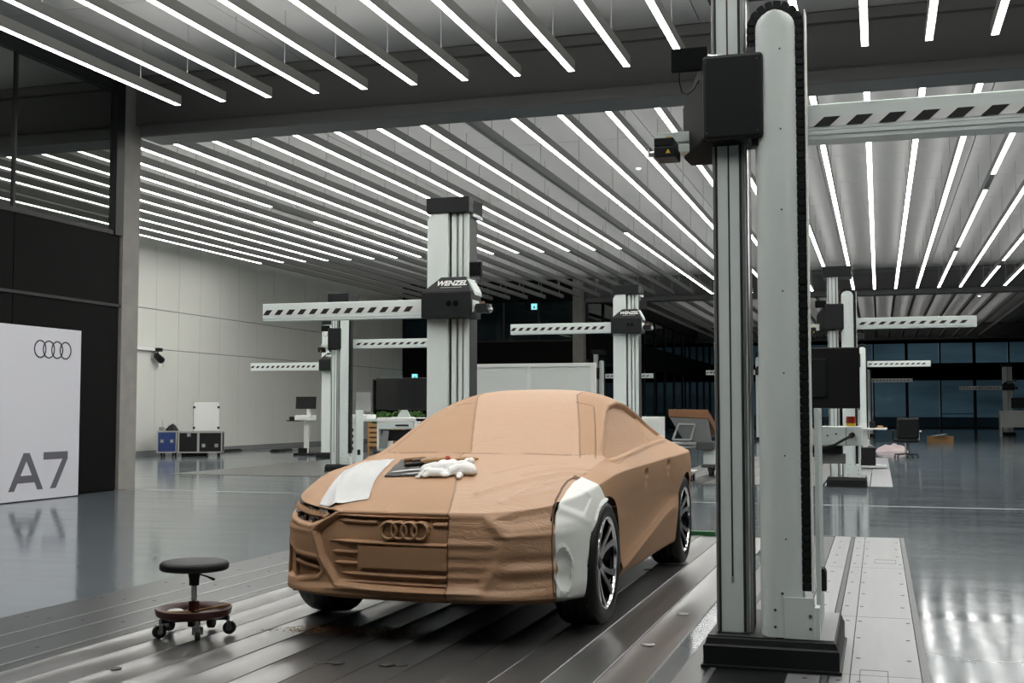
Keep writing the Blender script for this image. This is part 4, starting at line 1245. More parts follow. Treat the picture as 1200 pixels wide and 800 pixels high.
def machine_left(dz=0.0):
    """flat column plate with rails on its right, arm reaching to the left"""
    t = thing('measuring_machine', 'tall', 'machine')
    base_part(t, -.30, .33, -.45, .45, .145)
    MB().prism([(-.252, .145), (.0, .145), (.0, 3.50), (-.205, 3.50), (-.252, 3.42)], 'Y', -.25, -.19).build('column_plate', M['alu'], t, bevel=.004)
    MB().box(-.20, -.01, -.19, .15, .145, 3.50).build('column_back', M['alu'], t)
    MB().box(.0, .235, -.16, .10, .145, 3.50).build('column_core', M['alu_dark'], t)
    for a, b in ((.028, .088), (.112, .158), (.176, .232)):
        MB().box(a, b, -.205, -.15, .145, 3.50).build('edge_rail', M['alu'], t, bevel=.008)
    for a in (.098, .166):
        MB().box(a, a + .004, -.19, -.155, .145, 3.50).build('guide_strip', M['alu_rail'], t)
    MB().box(-.258, .262, -.27, .22, 3.50, 3.68).build('top_cap', M['machine_black'], t, bevel=.006)
    MB().box(.236, .262, -.12, .22, 3.47, 3.66).build('cap_side', M['alu'], t)
    # carriage: box below, tapered hood above
    z0, z1, z2 = 2.285 + dz, 2.575 + dz, 2.755 + dz
    bm = bmesh.new()
    for p in [(x_, y_, z_) for z_ in (z0, z1) for x_ in (-.262, .335) for y_ in (-.42, -.05)]: bm.verts.new(p)
    bmesh.ops.convex_hull(bm, input=bm.verts)
    me = bpy.data.meshes.new('carriage'); bm.to_mesh(me); bm.free(); me.materials.append(M['machine_black'])
    ca = bpy.data.objects.new('carriage', me); col.objects.link(ca); ca.parent = t
    b_ = ca.modifiers.new('bevel', 'BEVEL'); b_.width = .014; b_.segments = 2
    bm = bmesh.new()
    for p in [(-.258, -.415, z1), (.33, -.415, z1), (-.258, -.05, z1), (.33, -.05, z1), (-.06, -.31, z2), (.235, -.31, z2), (-.06, -.05, z2), (.235, -.05, z2)]: bm.verts.new(p)
    bmesh.ops.convex_hull(bm, input=bm.verts)
    me = bpy.data.meshes.new('hood'); bm.to_mesh(me); bm.free(); me.materials.append(M['machine_black'])
    o = bpy.data.objects.new('hood', me); col.objects.link(o); o.parent = t
    b_ = o.modifiers.new('bevel', 'BEVEL'); b_.width = .010; b_.segments = 2
    MB().prism([(.245, z2 - .02), (.262, z2 - .02), (.345, z1 + .01), (.345, z1 - .03), (.325, z1)], 'Y', -.30, -.06).build('hood_side', M['alu'], t)
    tilt = math.atan2(z2 - z1, .105)
    text_mesh('lettering', 'WENZEL', .092, .001, M['stripe_white'], o, Matrix.Translation((.085, -.3585, (z1 + z2) / 2 + .012)) @ Matrix.Rotation(tilt, 4, 'X'), shear=.25, bold=.003)
    MB().bar((-.04, -.3825, z1 + .050), (.215, -.3825, z1 + .050), .004, .012).build('lettering_underline', M['stripe_white'], o)
    for a in (.075, .16):
        MB().cyl((a, -.423, z1 - .13), (a, -.419, z1 - .13), .032, n=20).build('knob', M['black_gloss'], ca)
    MB().box(.28, .345, -.36, -.15, z0 + .06, z0 + .20).build('probe_mount', M['alu'], t, bevel=.004)
    ph = MB().box(.37, .50, -.36, -.19, z0 + .055, z0 + .155).box(.345, .37, -.31, -.24, z0 + .08, z0 + .14).build('probe_head', M['machine_black'], t, bevel=.006)
    MB().cyl((.50, -.28, z0 + .095), (.545, -.28, z0 + .095), .022, n=12).box(.515, .53, -.30, -.26, z0 + .06, z0 + .15).build('probe_tip', M['steel'], ph)
    MB().cyl((.43, -.28, z0 + .155), (.43, -.28, z0 + .185), .022, n=10).build('probe_nut', M['orange_cart'], ph)
    scn = MB().box(.275, .425, -.30, -.275, z2 - .005, z2 + .165).build('screen', M['black'], t, bevel=.004)
    MB().box(.29, .41, -.302, -.300, z2 + .015, z2 + .15).build('screen_panel', M['screen'], scn)
    MB().tube([(.40, -.28, z2), (.41, -.27, z2 - .05), (.37, -.27, z2 - .085), (.33, -.27, z2 - .06)], .004, 6).build('cable', M['rubber'], scn)
    arm_beam(t, -2.33, .25, -.30, .16, 2.305 + dz, 2.510 + dz)
    hazard(t, -2.325, -.268, -.30, 2.375 + dz, 2.435 + dz, .150, .05, .0)
    return t

near = machine_right()
near.location = (-.515, 6.30, .012)
tag(near, 'light grey measuring column with round cable tube, nearest, in front of the car', 'machine', 'measuring machines')
def place(src, x, y, label, z=0.008):
    c = copy_tree(src); c.location = (x, y, z); c['label'] = label; c['group'] = 'measuring machines'
    return c
def shed(o, names):
    """drop the fine parts that are too small to see from far off"""
    for ch in list(o.children):
        if ch.name.split('.')[0] in names:
            for g in list(ch.children): bpy.data.objects.remove(g)
            bpy.data.objects.remove(ch)
small = ('chain_guide', 'slot_end', 'end_bracket')
place(near, -.53, 20.81, 'right-hand measuring column with chain loop, directly behind the nearest one')
o = place(near, -.53, 39.0, 'small distant measuring column beyond the office chair, arm to the right')
shed(o, small + ('chain_link',))
MB().tube([(.05 - .118, -.285, 3.0)] + [(.05 + .118 * math.cos(a), -.285, 3.18 + .118 * math.sin(a)) for a in np.linspace(PI, 0, 13)] + [(.168, -.285, .4)], .03, 6).build('energy_chain', M['machine_black'], o)
o2 = copy_tree(o); o2.location = (-.53, 60.0, 0); o2['label'] = 'farthest right-reaching measuring column near the far glass front'
a3 = machine_right(dz=-.085)
shed(a3, ('chain_guide',))
a3.location = (-10.5, 22.6, .008); tag(a3, 'grey measuring column with black cap in front of the white wall', 'machine', 'measuring machines')
o = copy_tree(a3); o.location = (-10.5, 46.2, 0); o['label'] = 'distant measuring column beside the concrete pillar, behind the white partition'
shed(o, ('chain_link',))
MB().tube([(.05 - .118, -.285, 3.0)] + [(.05 + .118 * math.cos(a), -.285, 3.18 + .118 * math.sin(a)) for a in np.linspace(PI, 0, 13)] + [(.168, -.285, .4)], .03, 6).build('energy_chain', M['machine_black'], o)
b1 = machine_left()
b1.location = (-4.68, 12.95, .008); tag(b1, 'tall grey measuring column behind the car, lettered black hood, arm left', 'machine', 'measuring machines')
b2 = machine_left(dz=.45)
b2.location = (-4.68, 22.95, .008); tag(b2, 'grey measuring column with lettered hood right of the white partition', 'machine', 'measuring machines')
o = copy_tree(b1); o.location = (-13.78, 28.75, .008); o['label'] = 'pale slim measuring column beside the monitor stand, arm along the white wall'
o = copy_tree(b2); o.location = (-4.68, 51.0, 0); o['label'] = 'far measuring column mostly hidden behind the nearest column, arm left'
o = copy_tree(b1); o.location = (6.3, 66.0, 0); o['label'] = 'dim distant measuring column beside the far right desk, arm left'
# ================================================================== THINGS IN THE HALL
# --- banner board leaning by the dark wall
bx = -11.25
t = thing('display_board', 'large white display board with four printed rings and big grey lettering', 'board', (bx, 13.28, 0))
MB().box(-.10, 0, -1.6, 1.62, .012, 2.425).build('panel', M['paper'], t, bevel=.004)
mb = MB()
for k in range(4):
    y_ = 14.005 + k * .181 - 13.28
    mb = MB()
    mb.lathe([(.128, 0), (.128, .004), (.110, .004), (.110, 0)], 40, (0, y_, 2.115), axis='X', closed=True)
    mb.build('printed_ring', M['stripe_black'], t)
def letter(pts_list, y0, z0, name):
    mb = MB()
    for poly in pts_list:
        mb.prism([(y0 + a, z0 + b) for a, b in poly], 'X', 0.0, .003)
    mb.build(name, M['letter_grey'], t)
ay_ = 13.425 - 13.28
hL = .515; w_ = .105
letter([[(0, 0), (.115, 0), (.35, .405), (.35, hL), (.290, hL)], [(.70 - .115, 0), (.70, 0), (.41, hL), (.35, hL), (.35, .405)], [(.176, .105), (.524, .105), (.466, .205), (.234, .205)]], ay_, .15, 'printed_letter')
letter([[(0, hL), (.52, hL), (.52, hL - .105), (0, hL - .105)], [(.405, hL - .105), (.52, hL - .105), (.275, 0), (.150, 0)]], ay_ + .70, .15, 'printed_letter')

# --- rolling stool
ST = Vector((-3.665, 5.88, PZ))
t = thing('work_stool', 'low round black stool on casters with a dark red tool tray', 'stool', ST)
seat = MB().lathe([(.001, .402), (.16, .404), (.178, .400), (.189, .388), (.189, .366), (.180, .356), (.15, .352), (.001, .350)], 48).build('seat', M['black'], t, smooth=50)
MB().lathe([(.03, .35), (.034, .33), (.028, .30), (.028, .27)], 20).build('seat_hub', M['rubber'], t, smooth=40)
MB().lathe([(.016, .27), (.016, .16)], 16).build('post', M['chrome'], t, smooth=40)
MB().lathe([(.028, .185), (.030, .16), (.030, .12), (.045, .11)], 20).build('post_collar', M['tray_red'], t, smooth=40)
MB().tube([(.02, 0, .335), (.10, -.03, .325), (.15, -.04, .312)], [.005, .005, .008], 8).build('lever', M['black'], t)
MB().tube([(-.02, 0, .335), (-.07, .02, .335), (-.11, .03, .333)], [.005, .005, .008], 8).build('lever', M['black'], t)
MB().lathe([(.001, .112), (.17, .114), (.192, .146), (.205, .150), (.210, .146), (.202, .112), (.18, .098), (.001, .096)], 48).build('tray', M['tray_red'], t, smooth=40)
MB().cyl((0, 0, .10), (0, 0, .045), .032, n=20).build('hub', M['black'], t)
for k in range(5):
    a = 2 * PI * k / 5 + .35
    d = Vector((math.cos(a), math.sin(a), 0))
    MB().bar(d * .03 + Vector((0, 0, .085)), d * .19 + Vector((0, 0, .092)), .03, .022).build('base_leg', M['black'], t)
    cs = MB().bar(d * .185 + Vector((0, 0, .075)), d * .185 + Vector((0, 0, .10)), .02, .02)
    e = Vector((-d.y, d.x, 0)); c = d * .198 + Vector((0, 0, .036))
    cs.bar(c + e * .018 + Vector((0, 0, .036)), c + e * .018 - Vector((0, 0, .006)), .026, .003).bar(c - e * .018 + Vector((0, 0, .036)), c - e * .018 - Vector((0, 0, .006)), .026, .003).bar(c - e * .02 + Vector((0, 0, .036)), c + e * .02 + Vector((0, 0, .036)), .03, .005)
    fk = cs.build('caster_fork', M['steel'], t)
    MB().cyl(c - e * .012, c + e * .012, .036, n=20).build('caster_wheel', M['rubber'], fk)
    MB().cyl(c - e * .015, c + e * .015, .016, n=12).build('wheel_hub', M['grey_mid'], fk)
# things lying in the tray
def stick(name, label, cat, p0, p1, r, m_, group=None, tip=None):
    p0, p1 = Vector(p0), Vector(p1)
    o = MB().tube([p0, lerp(p0, p1, .1), lerp(p0, p1, .8), p1], [r * .7, r, r, r * .5], 8).build(name, m_, None, smooth=50)
    tag(o, label, cat, group)
    if tip:
        d = (p1 - p0).normalized(); s_ = d.cross(Vector((0, 0, 1))).normalized() * r * 1.5
        q = p1 + d * tip
        MB().add([p1 - s_, p1 + s_, q + s_ * .6, q - s_ * .6, p1 - s_ + Vector((0, 0, .002)), p1 + s_ + Vector((0, 0, .002)), q + s_ * .6 + Vector((0, 0, .002)), q - s_ * .6 + Vector((0, 0, .002))],
                 [(0, 1, 2, 3), (7, 6, 5, 4), (0, 4, 5, 1), (1, 5, 6, 2), (2, 6, 7, 3), (3, 7, 4, 0)]).build('blade', M['steel'], o)
    return o
zt = PZ + .120
sx_, sy_ = ST.x, ST.y
stick('modelling_tool', 'pale wooden stick lying across the stool tray rim', 'tool', (sx_ + .02, sy_ - .02, zt + .01), (sx_ + .20, sy_ + .05, zt + .045), .007, M['wood'], 'tools in the stool tray')
stick('modelling_tool', 'orange-brown wooden tool on the front of the stool tray', 'tool', (sx_ - .14, sy_ - .10, zt + .005), (sx_ + .02, sy_ - .06, zt + .010), .009, M['wood'], 'tools in the stool tray')
stick('modelling_tool', 'yellow handled tool on the right of the stool tray', 'tool', (sx_ + .05, sy_ - .11, zt + .004), (sx_ + .16, sy_ - .03, zt + .010), .008, M['yellow'], 'tools in the stool tray', .03)
stick('modelling_tool', 'dark handled tool lying in the stool tray beside the post', 'tool', (sx_ - .02, sy_ - .14, zt + .004), (sx_ + .11, sy_ - .09, zt + .010), .010, M['black'], 'tools in the stool tray')
tag(MB().lathe([(.001, .012), (.035, .012), (.045, .006), (.045, 0), (.001, 0)], 24, (sx_ - .13, sy_ + .02, zt - .006)).build('tape_disc', M['white_board'], smooth=40), 'small white disc on the left of the stool tray', 'disc')

# --- tools and glove on the bonnet (the body gives the height)
def bz(x_, y_): return on_top(x_, y_)[0] + Vector((CX, CY, CZ0))
G = coons([(-.335, -.345), (-.395, -.02), (-.43, .15)], [(-.02, -.32), (-.05, -.05), (-.10, .14)], [(-.335, -.345), (-.02, -.32)], [(-.43, .15), (-.10, .14)], 14, 14)
rows = [[tuple(bz(q[0], q[1]) + Vector((0, 0, .006 + .002 * math.sin(i * 1.3 + j)))) for i, q in enumerate(r_)] for j, r_ in enumerate(G)]
o = MB().grid(rows).build('tool_mat', mat('tool_mat_grey', (.035, .035, .034, 1), .6, bump=.2, bscale=60), smooth=60)
s_ = o.modifiers.new('solid', 'SOLIDIFY'); s_.thickness = .004; s_.offset = 0
tag(o, 'dark grey tool mat spread out on the car bonnet', 'mat')
def tool(x0, y0, x1, y1, label, m_, r=.010, tip=.08, lift=.020):
    return stick('modelling_tool', label, 'tool', bz(x0, y0) + Vector((0, 0, lift)), bz(x1, y1) + Vector((0, 0, lift)), r, m_, 'tools on the bonnet', tip)
def blade(name, label, pts, m_, lift):
    P3_ = [bz(a, b) + Vector((0, 0, lift)) for a, b in pts]
    n_ = len(P3_)
    o = MB().add([tuple(p) for p in P3_] + [tuple(p + Vector((0, 0, .003))) for p in P3_], [tuple(range(n_ - 1, -1, -1)), tuple(range(n_, 2 * n_))] + [(k, (k + 1) % n_, n_ + (k + 1) % n_, n_ + k) for k in range(n_)]).build(name, m_)
    return tag(o, label, 'tool', 'tools on the bonnet')
blade('scraper', 'long pale steel scraper blade at the left of the tool mat', [(-.33, -.29), (-.12, -.19), (-.11, -.14), (-.29, -.235)], M['steel'], .012)
blade('scraper', 'steel spline blade near the front edge of the tool mat', [(-.23, -.335), (-.05, -.26), (-.04, -.225), (-.20, -.305)], M['steel'], .012)
blade('scraper', 'short steel scraper at the back of the tool mat', [(-.34, -.03), (-.26, -.05), (-.24, .02), (-.33, .04)], M['chrome'], .012)
tool(-.30, -.12, -.20, -.05, 'dark handled knife on the tool mat', M['black'], .011, .10)
tool(-.30, .00, -.20, .07, 'dark red handled knife at the back of the mat', M['tray_red'], .012, .05)
tool(-.22, -.05, -.06, .05, 'thick light wooden handle with a red end on the mat', M['wood'], .020, None, .026)
tool(-.09, .03, -.065, .045, 'short red sleeve on the wooden handle', M['red'], .023, None, .027)
tool(-.04, .06, .10, .10, 'plain wooden modelling stick behind the white glove', M['wood'], .012, None, .02)
tool(-.02, .12, .04, .125, 'dark brown wooden stick at the very back of the mat', M['clay_dark'], .010, None, .016)
tool(-.16, -.17, -.05, -.08, 'ochre wooden stick running under the white glove', M['wood'], .013, None, .02)
blade('scraper', 'broad pale steel palette blade in the middle of the tool mat', [(-.25, -.16), (-.13, -.08), (-.12, -.02), (-.23, -.09)], M['chrome'], .011)
tool(-.37, .04, -.25, .11, 'pale wooden file handle at the back left of the mat', M['wood'], .014, .05, .022)
# crumpled white cotton glove / cloth: one lumpy body with finger-like folds
gc = [(-.03, -.25, .030, .055), (.03, -.25, .045, .062), (.09, -.24, .050, .060), (.14, -.22, .048, .055), (.06, -.19, .055, .055), (.12, -.16, .060, .050), (.17, -.27, .032, .045), (.22, -.25, .045, .055), (.265, -.22, .050, .055), (.30, -.25, .040, .045),
      (.245, -.31, .020, .030), (.255, -.345, .012, .022), (.145, -.32, .018, .028), (.19, -.15, .070, .036), (.21, -.11, .082, .030), (.225, -.085, .080, .026), (-.045, -.31, .015, .026), (-.055, -.345, .010, .018), (.00, -.335, .016, .025), (.0, -.30, .035, .04), (.06, -.31, .03, .04), (.10, -.30, .03, .038)]
mbd = bpy.data.metaballs.new('glove_meta'); mbd.resolution = .012; mbd.render_resolution = .012; mbd.threshold = .35
for gx, gy, gz, gr in gc:
    gx = -.115 + (gx + .055) * .82; gy = gy * 1.10 + .01; gr *= .90
    e = mbd.elements.new(); p = bz(gx, gy); e.co = (p.x, p.y, p.z + gz * .5); e.radius = gr * 1.38
mo = bpy.data.objects.new('glove_meta', mbd); col.objects.link(mo)
dg = bpy.context.evaluated_depsgraph_get(); dg.update()
gme = bpy.data.meshes.new_from_object(mo.evaluated_get(dg)); bpy.data.objects.remove(mo)
gv = np.empty(len(gme.vertices) * 3); gme.vertices.foreach_get('co', gv); gv = gv.reshape(-1, 3)
gn = np.empty(len(gme.vertices) * 3); gme.vertices.foreach_get('normal', gn); gn = gn.reshape(-1, 3)
gv = gv + gn * (.0045 * smooth_noise(gv, 45.0, 21, 3))[:, None]
for k in range(len(gv)):
    p = on_top(gv[k, 0] - CX, gv[k, 1] - CY)[0]
    gv[k, 2] = max(gv[k, 2], p.z + CZ0 + .009)
gme.vertices.foreach_set('co', gv.astype(np.float32).ravel()); gme.update(); gme.shade_smooth()
gme.name = 'work_glove'; gme.materials.clear(); gme.materials.append(M['cloth_white'])
glove = bpy.data.objects.new('work_glove', gme); col.objects.link(glove)
tag(glove, 'crumpled white cotton glove lying on the bonnet', 'glove')

# --- clay shavings on the plates under the nose
mb = MB()
r_ = np.random.default_rng(3)
for k in range(2600):
    a, b = np.clip(r_.normal(0, 1), -1.9, 2.4), np.clip(r_.normal(0, 1), -2.2, 2.2)
    px_ = -2.80 + .23 * a + .08 * b; py_ = 6.24 + .08 * b + .0 * a
    s = r_.uniform(.003, .010); th = r_.uniform(0, PI); c_, s2 = math.cos(th) * s, math.sin(th) * s
    zz_ = PZ + .0005 + abs(r_.normal(0, .004)) * math.exp(-(a * a + b * b))
    h = r_.uniform(.001, .004)
    mb.add([(px_ - c_, py_ - s2, zz_), (px_ + s2 * .4, py_ - c_ * .4, zz_ + h), (px_ + c_, py_ + s2, zz_), (px_ - s2 * .4, py_ + c_ * .4, zz_ + h * .4)], [(0, 1, 2), (0, 2, 3)])
tag(mb.build('clay_shavings', mat('clay_shavings', (.48, .27, .12, 1), .7, var=.4, vscale=30)), 'brown clay shavings scattered on the plates under the car nose', 'shavings', kind='stuff')
tag(MB().box(-1.86, -1.585, 12.02, 12.10, 0.0, .045).build('floor_bar', M['green'], bevel=.004), 'short dark green bar on the floor behind the car', 'bar')

# --- workstation behind the nearest machine: arm-mounted monitor and control box
t = thing('control_console', 'white control console on a post behind the nearest measuring column', 'console', (-.42, 7.5, 0))
MB().box(-.17, .02, -.10, .22, 0, .05).build('foot', M['black'], t, bevel=.006)
MB().box(-.10, -.04, .0, .06, .05, 1.62).build('post', M['alu'], t, bevel=.004)
MB().box(-.06, .318, -.08, .14, 1.04, 1.155).build('control_box', M['alu'], t, bevel=.006)
MB().box(.225, .228, -.0815, -.079, 1.045, 1.15).build('box_joint', M['alu_dark'], t)
MB().box(.06, .22, -.04, .04, .93, .99).build('bracket', M['grey_mid'], t, bevel=.004)
MB().box(-.06, .20, -.06, .10, .99, 1.04).build('cable_tray', M['black'], t)
rb = MB().cyl((.255, -.02, 1.155), (.255, -.02, 1.175), .028, n=16).build('button_collar', M['yellow'], t)
MB().cyl((.255, -.02, 1.175), (.255, -.02, 1.215), .030, .026, n=16).build('button', M['red'], rb)
MB().lathe([(.001, .022), (.012, .018), (.015, 0)], 12, (-.0, -.03, 1.155)).build('green_knob', M['green'], t)
screws(t, [(.12, -.08, 1.10), (.17, -.08, 1.11)], .006)
MB().tube([(.26, -.10, 1.10), (.22, -.12, 1.08), (.16, -.13, 1.045), (.08, -.12, 1.025), (.0, -.11, 1.03), (-.06, -.1, 1.02)], .008, 8).build('cable', M['rubber'], t, smooth=60)
MB().cyl((.255, -.075, 1.10), (.265, -.105, 1.105), .016, n=10).build('plug', M['rubber'], t)
MB().tube([(-.03, -.12, 1.25), (.0, -.13, 1.20), (.06, -.13, 1.13), (.085, -.12, 1.06), (.06, -.11, 1.03)], .007, 8).build('cable', M['rubber'], t, smooth=60)
t = thing('monitor', 'black monitor seen from behind, right of the nearest machine', 'monitor', (-.42, 7.5, 0))
MB().box(-.27, .312, -.12, -.085, 1.262, 1.628).build('screen_back', M['black'], t, bevel=.008)
MB().box(-.20, .12, -.135, -.118, 1.33, 1.56).build('back_cover', M['machine_black'], t, bevel=.006)
MB().box(-.06, .02, -.145, -.06, 1.38, 1.49).build('wall_mount', M['alu'], t, bevel=.004)
MB().bar((-.07, -.06, 1.43), (-.07, .0, 1.43), .05, .05).build('mount_arm', M['alu'], t)

# --- flight cases by the white wall
def flight_case(name, label, x, y, rz, w, d, h, m_, latches, zb=.12, extra=()):
    t = thing(name, label, 'case', (x, y, 0), rz)
    MB().box(0, w, 0, d, zb, zb + h).build('body', m_, t)
    e = .018
    for (a, b) in ((0, 0), (w, 0), (0, d), (w, d)):
        MB().box(a - e, a + e, b - e, b + e, zb - .003, zb + h + .003).build('corner_rail', M['steel'], t)
    for z_ in (zb, zb + h):
        for b in (0, d): MB().box(0, w, b - e, b + e, z_ - e, z_ + e).build('edge_rail', M['steel'], t)
        for a in (0, w): MB().box(a - e, a + e, 0, d, z_ - e, z_ + e).build('edge_rail', M['steel'], t)
    for a in extra: MB().box(a - .03, a + .03, -.022, .0, zb, zb + h).build('edge_rail', M['steel'], t)
    for a, z_ in latches:
        l_ = MB().box(a - .05, a + .05, -.012, .002, z_ - .05, z_ + .05).build('latch', M['grey_mid'], t, bevel=.004)
        MB().cyl((a, -.020, z_), (a, -.012, z_), .022, n=10).build('latch_knob', M['chrome'], l_)
    for a in (.10, w - .10):
        for b in (.12, d - .12):
            MB().cyl((a - .02, b, .05), (a + .02, b, .05), .05, n=14).box(a - .03, a + .03, b - .03, b + .03, .08, zb).build('caster', M['rubber'], t)
    return t
flight_case('flight_case', 'blue flight case with steel edges at the foot of the white wall', -18.75, 28.15, .45, .50, .8, .56, M['blue_case'], [(.12, .42), (.38, .42)])
flight_case('flight_case', 'wide black flight case carrying a white panel by the white wall', -18.17, 28.27, .45, 1.14, .6, .54, M['black'], [(.27, .59), (.66, .30), (1.0, .30)], extra=(.52,))
t = thing('white_panel', 'upright white panel with black clips standing on the black flight case', 'panel', (-18.17, 28.27, .679), .45)
MB().box(.36, 1.04, .25, .28, .02, .80).build('sheet', M['white'], t, bevel=.004)
for a in (.375, 1.025):
    for z_ in (.10, .66): MB().box(a - .03, a + .03, .235, .25, z_ - .03, z_ + .03).build('clip', M['black'], t)
MB().box(.35, .36, .24, .29, .0, .82).build('edge_strip', M['wood'], t)
bagm = MB().grid([[(.18 + .31 * i / 10, .15 + .35 * j / 6, (.26 * math.sin(PI * min(1, i / 10 * .75 + .2)) * math.sin(PI * j / 6) ** .4 * (.35 + .75 * i / 10)) + .01 * math.sin(i * 2 + j)) for j in range(7)] for i in range(11)])
o = bagm.build('cable_bag', M['black'], None, smooth=60); o.location = (-18.75, 28.15, .70); o.rotation_euler = (0, 0, .45)
tag(o, 'black lumpy equipment bag on top of the blue flight case', 'bag')
o = MB().box(.02, .15, .1, .25, .0, .10).cyl((.10, .17, .10), (.10, .17, .30), .006, n=6).build('small_device', M['grey_mid'], None, bevel=.006); o.location = (-18.75, 28.15, .70); o.rotation_euler = (0, 0, .45)
tag(o, 'small grey device with a thin antenna on the blue flight case', 'device')
o = MB().box(-.15, .55, -.1, .3, 0, .12).build('floor_box', M['black'], None, bevel=.02); o.location = (-18.55, 29.3, 0); o.rotation_euler = (0, 0, .45)
tag(o, 'low black box on the floor behind the flight cases', 'box')
for x_, y_, l_, lab in ((-19.05, 31.9, 1.0, 'black flat cable ramp on the floor along the white wall'), (-17.6, 32.6, .9, 'second black cable ramp on the floor, further from the wall')):
    tag(MB().prism([(-.18, 0), (.18, 0), (.10, .07), (-.10, .07)], 'Y', 0, l_).build('cable_ramp', M['black'], None, loc=(x_, y_, 0)), lab, 'ramp')
# spotlight on its rail at the white wall
t = thing('wall_rail', 'white rail along the white wall carrying the black spotlight', 'rail', (WX, 16.6, 2.95))
MB().box(0, .10, 0, 12.2, -.04, .04).build('rail', M['white'], t, bevel=.006)
t = thing('spotlight', 'black spotlight hanging from the end of the white wall rail', 'spotlight', (WX + .07, 28.9, 2.90))
MB().box(-.06, .14, -.08, .10, .0, .10).build('clamp', M['black'], t, bevel=.01)
MB().tube([(.04, .0, .0), (.04, -.02, -.12)], .02, 8).build('yoke', M['black'], t)
MB().cyl((.06, .16, -.24), (.10, -.14, -.12), .10, .085, n=16).build('lamp_body', M['black'], t, smooth=40)
MB().cyl((.06, .165, -.242), (.058, .172, -.246), .085, n=16).build('lens', M['chrome'], t)

# --- monitor stand near the white wall
t = thing('monitor_stand', 'slim white monitor stand with keyboard shelf in front of the white wall', 'stand', (-15.42, 30.4, 0))
MB().box(-.28, .28, -.25, .25, 0, .06).build('foot', M['black'], t, bevel=.01)
MB().box(-.20, .05, -.12, .12, .06, .2).build('power_box', M['black'], t, bevel=.01)
MB().box(-.06, .06, -.05, .05, .06, 1.0).build('post', M['white'], t, bevel=.006)
MB().box(-.22, .24, -.32, .12, .97, 1.12).build('shelf', M['white'], t, bevel=.02)
MB().box(-.46, -.10, -.34, .0, .95, .98).build('keyboard', M['black'], t, bevel=.006)
MB().box(-.40, -.22, -.28, -.10, .98, 1.08).build('phone', M['black'], t, bevel=.01)
MB().bar((.06, .02, 1.10), (.04, .0, 1.45), .10, .06).build('screen_arm', M['white'], t)
o = MB().box(-.29, .29, -.03, .03, -.17, .17).build('screen', M['screen'], t, bevel=.006); o.location = (0, -.05, 1.47); o.rotation_euler = (-.12, 0, .12)
# --- desk with upright grey monitor, left of the big screen
t = thing('workbench', 'grey metal workbench with white trays in front of the dark doorway', 'desk', (-11.25, 25.3, 0))
MB().box(-.32, .42, -.35, .35, 1.0, 1.06).build('top', M['alu'], t, bevel=.006)
MB().box(-.30, .10, -.34, .2, 1.06, 1.16).build('tray', M['white'], t, bevel=.02)
for a in (-.26, -.10):
    MB().box(a - .055, a + .055, -.30, -.2, .05, 1.0).build('leg', M['alu'], t, bevel=.004)
MB().box(-.34, .42, -.30, .30, 0, .05).build('foot', M['black'], t, bevel=.006)
for k in range(4): MB().box(-.275, -.245, -.302, -.30, .35 + .14 * k, .42 + .14 * k).build('leg_slot', M['alu_dark'], t)
o = MB().box(-.175, .175, -.02, .02, .0, .44).box(-.03, .03, -.01, .05, -.06, .1).build('monitor', M['grey_mid'], None, bevel=.006); o.location = (-11.39, 25.3, 1.226); o.rotation_euler = (-.05, 0, .1)
tag(o, 'small upright grey monitor on the grey metal workbench', 'monitor')
# --- big black screen on a white cart
t = thing('equipment_cart', 'white equipment cart under the big black screen', 'cart', (-9.9, 24.1, 0))
side_p = [(-.40, .42), (.40, .42), (.40, 1.0), (.32, 1.10), (-.40, 1.10)]
for a in (-.45, .40): MB().box(a, a + .05, -.40, .40, .42, 1.10).build('side_panel', M['white'], t, bevel=.01)
MB().box(-.45, .45, -.42, .42, 1.0, 1.10).build('top', M['white'], t, bevel=.02)
MB().box(-.40, .40, -.425, -.40, .86, 1.0).build('drawer', M['alu'], t, bevel=.006)
MB().box(.0, .30, -.445, -.425, .92, .95).build('handle', M['black'], t)
MB().box(-.36, .40, -.36, -.30, .60, .84).build('recess', M['black'], t)
MB().prism([(-.40, .44), (-.22, .44), (-.16, .82), (-.30, .82)], 'Y', -.41, -.38).build('brace', M['grey_mid'], t)
MB().box(-.45, .45, -.38, .38, .38, .44).build('bottom', M['alu'], t)
for a in (-.38, .38):
    for b in (-.3, .3): MB().cyl((a - .03, b, .09), (a + .03, b, .09), .09, n=14).box(a - .04, a + .04, b - .04, b + .04, .14, .38).build('caster', M['rubber'], t)
t = thing('big_screen', 'large black flat screen on the white equipment cart', 'monitor', (-9.9, 24.1, 1.10))
MB().box(-.64, .58, -.03, .04, .165, .86).build('screen', M['screen'], t, bevel=.008)
MB().prism([(-.16, 0), (.16, 0), (.06, .17), (-.06, .17)], 'Y', .03, .07).build('stand', M['alu'], t)
MB().box(-.22, .22, -.12, .14, 0, .015).build('stand_foot', M['alu'], t)
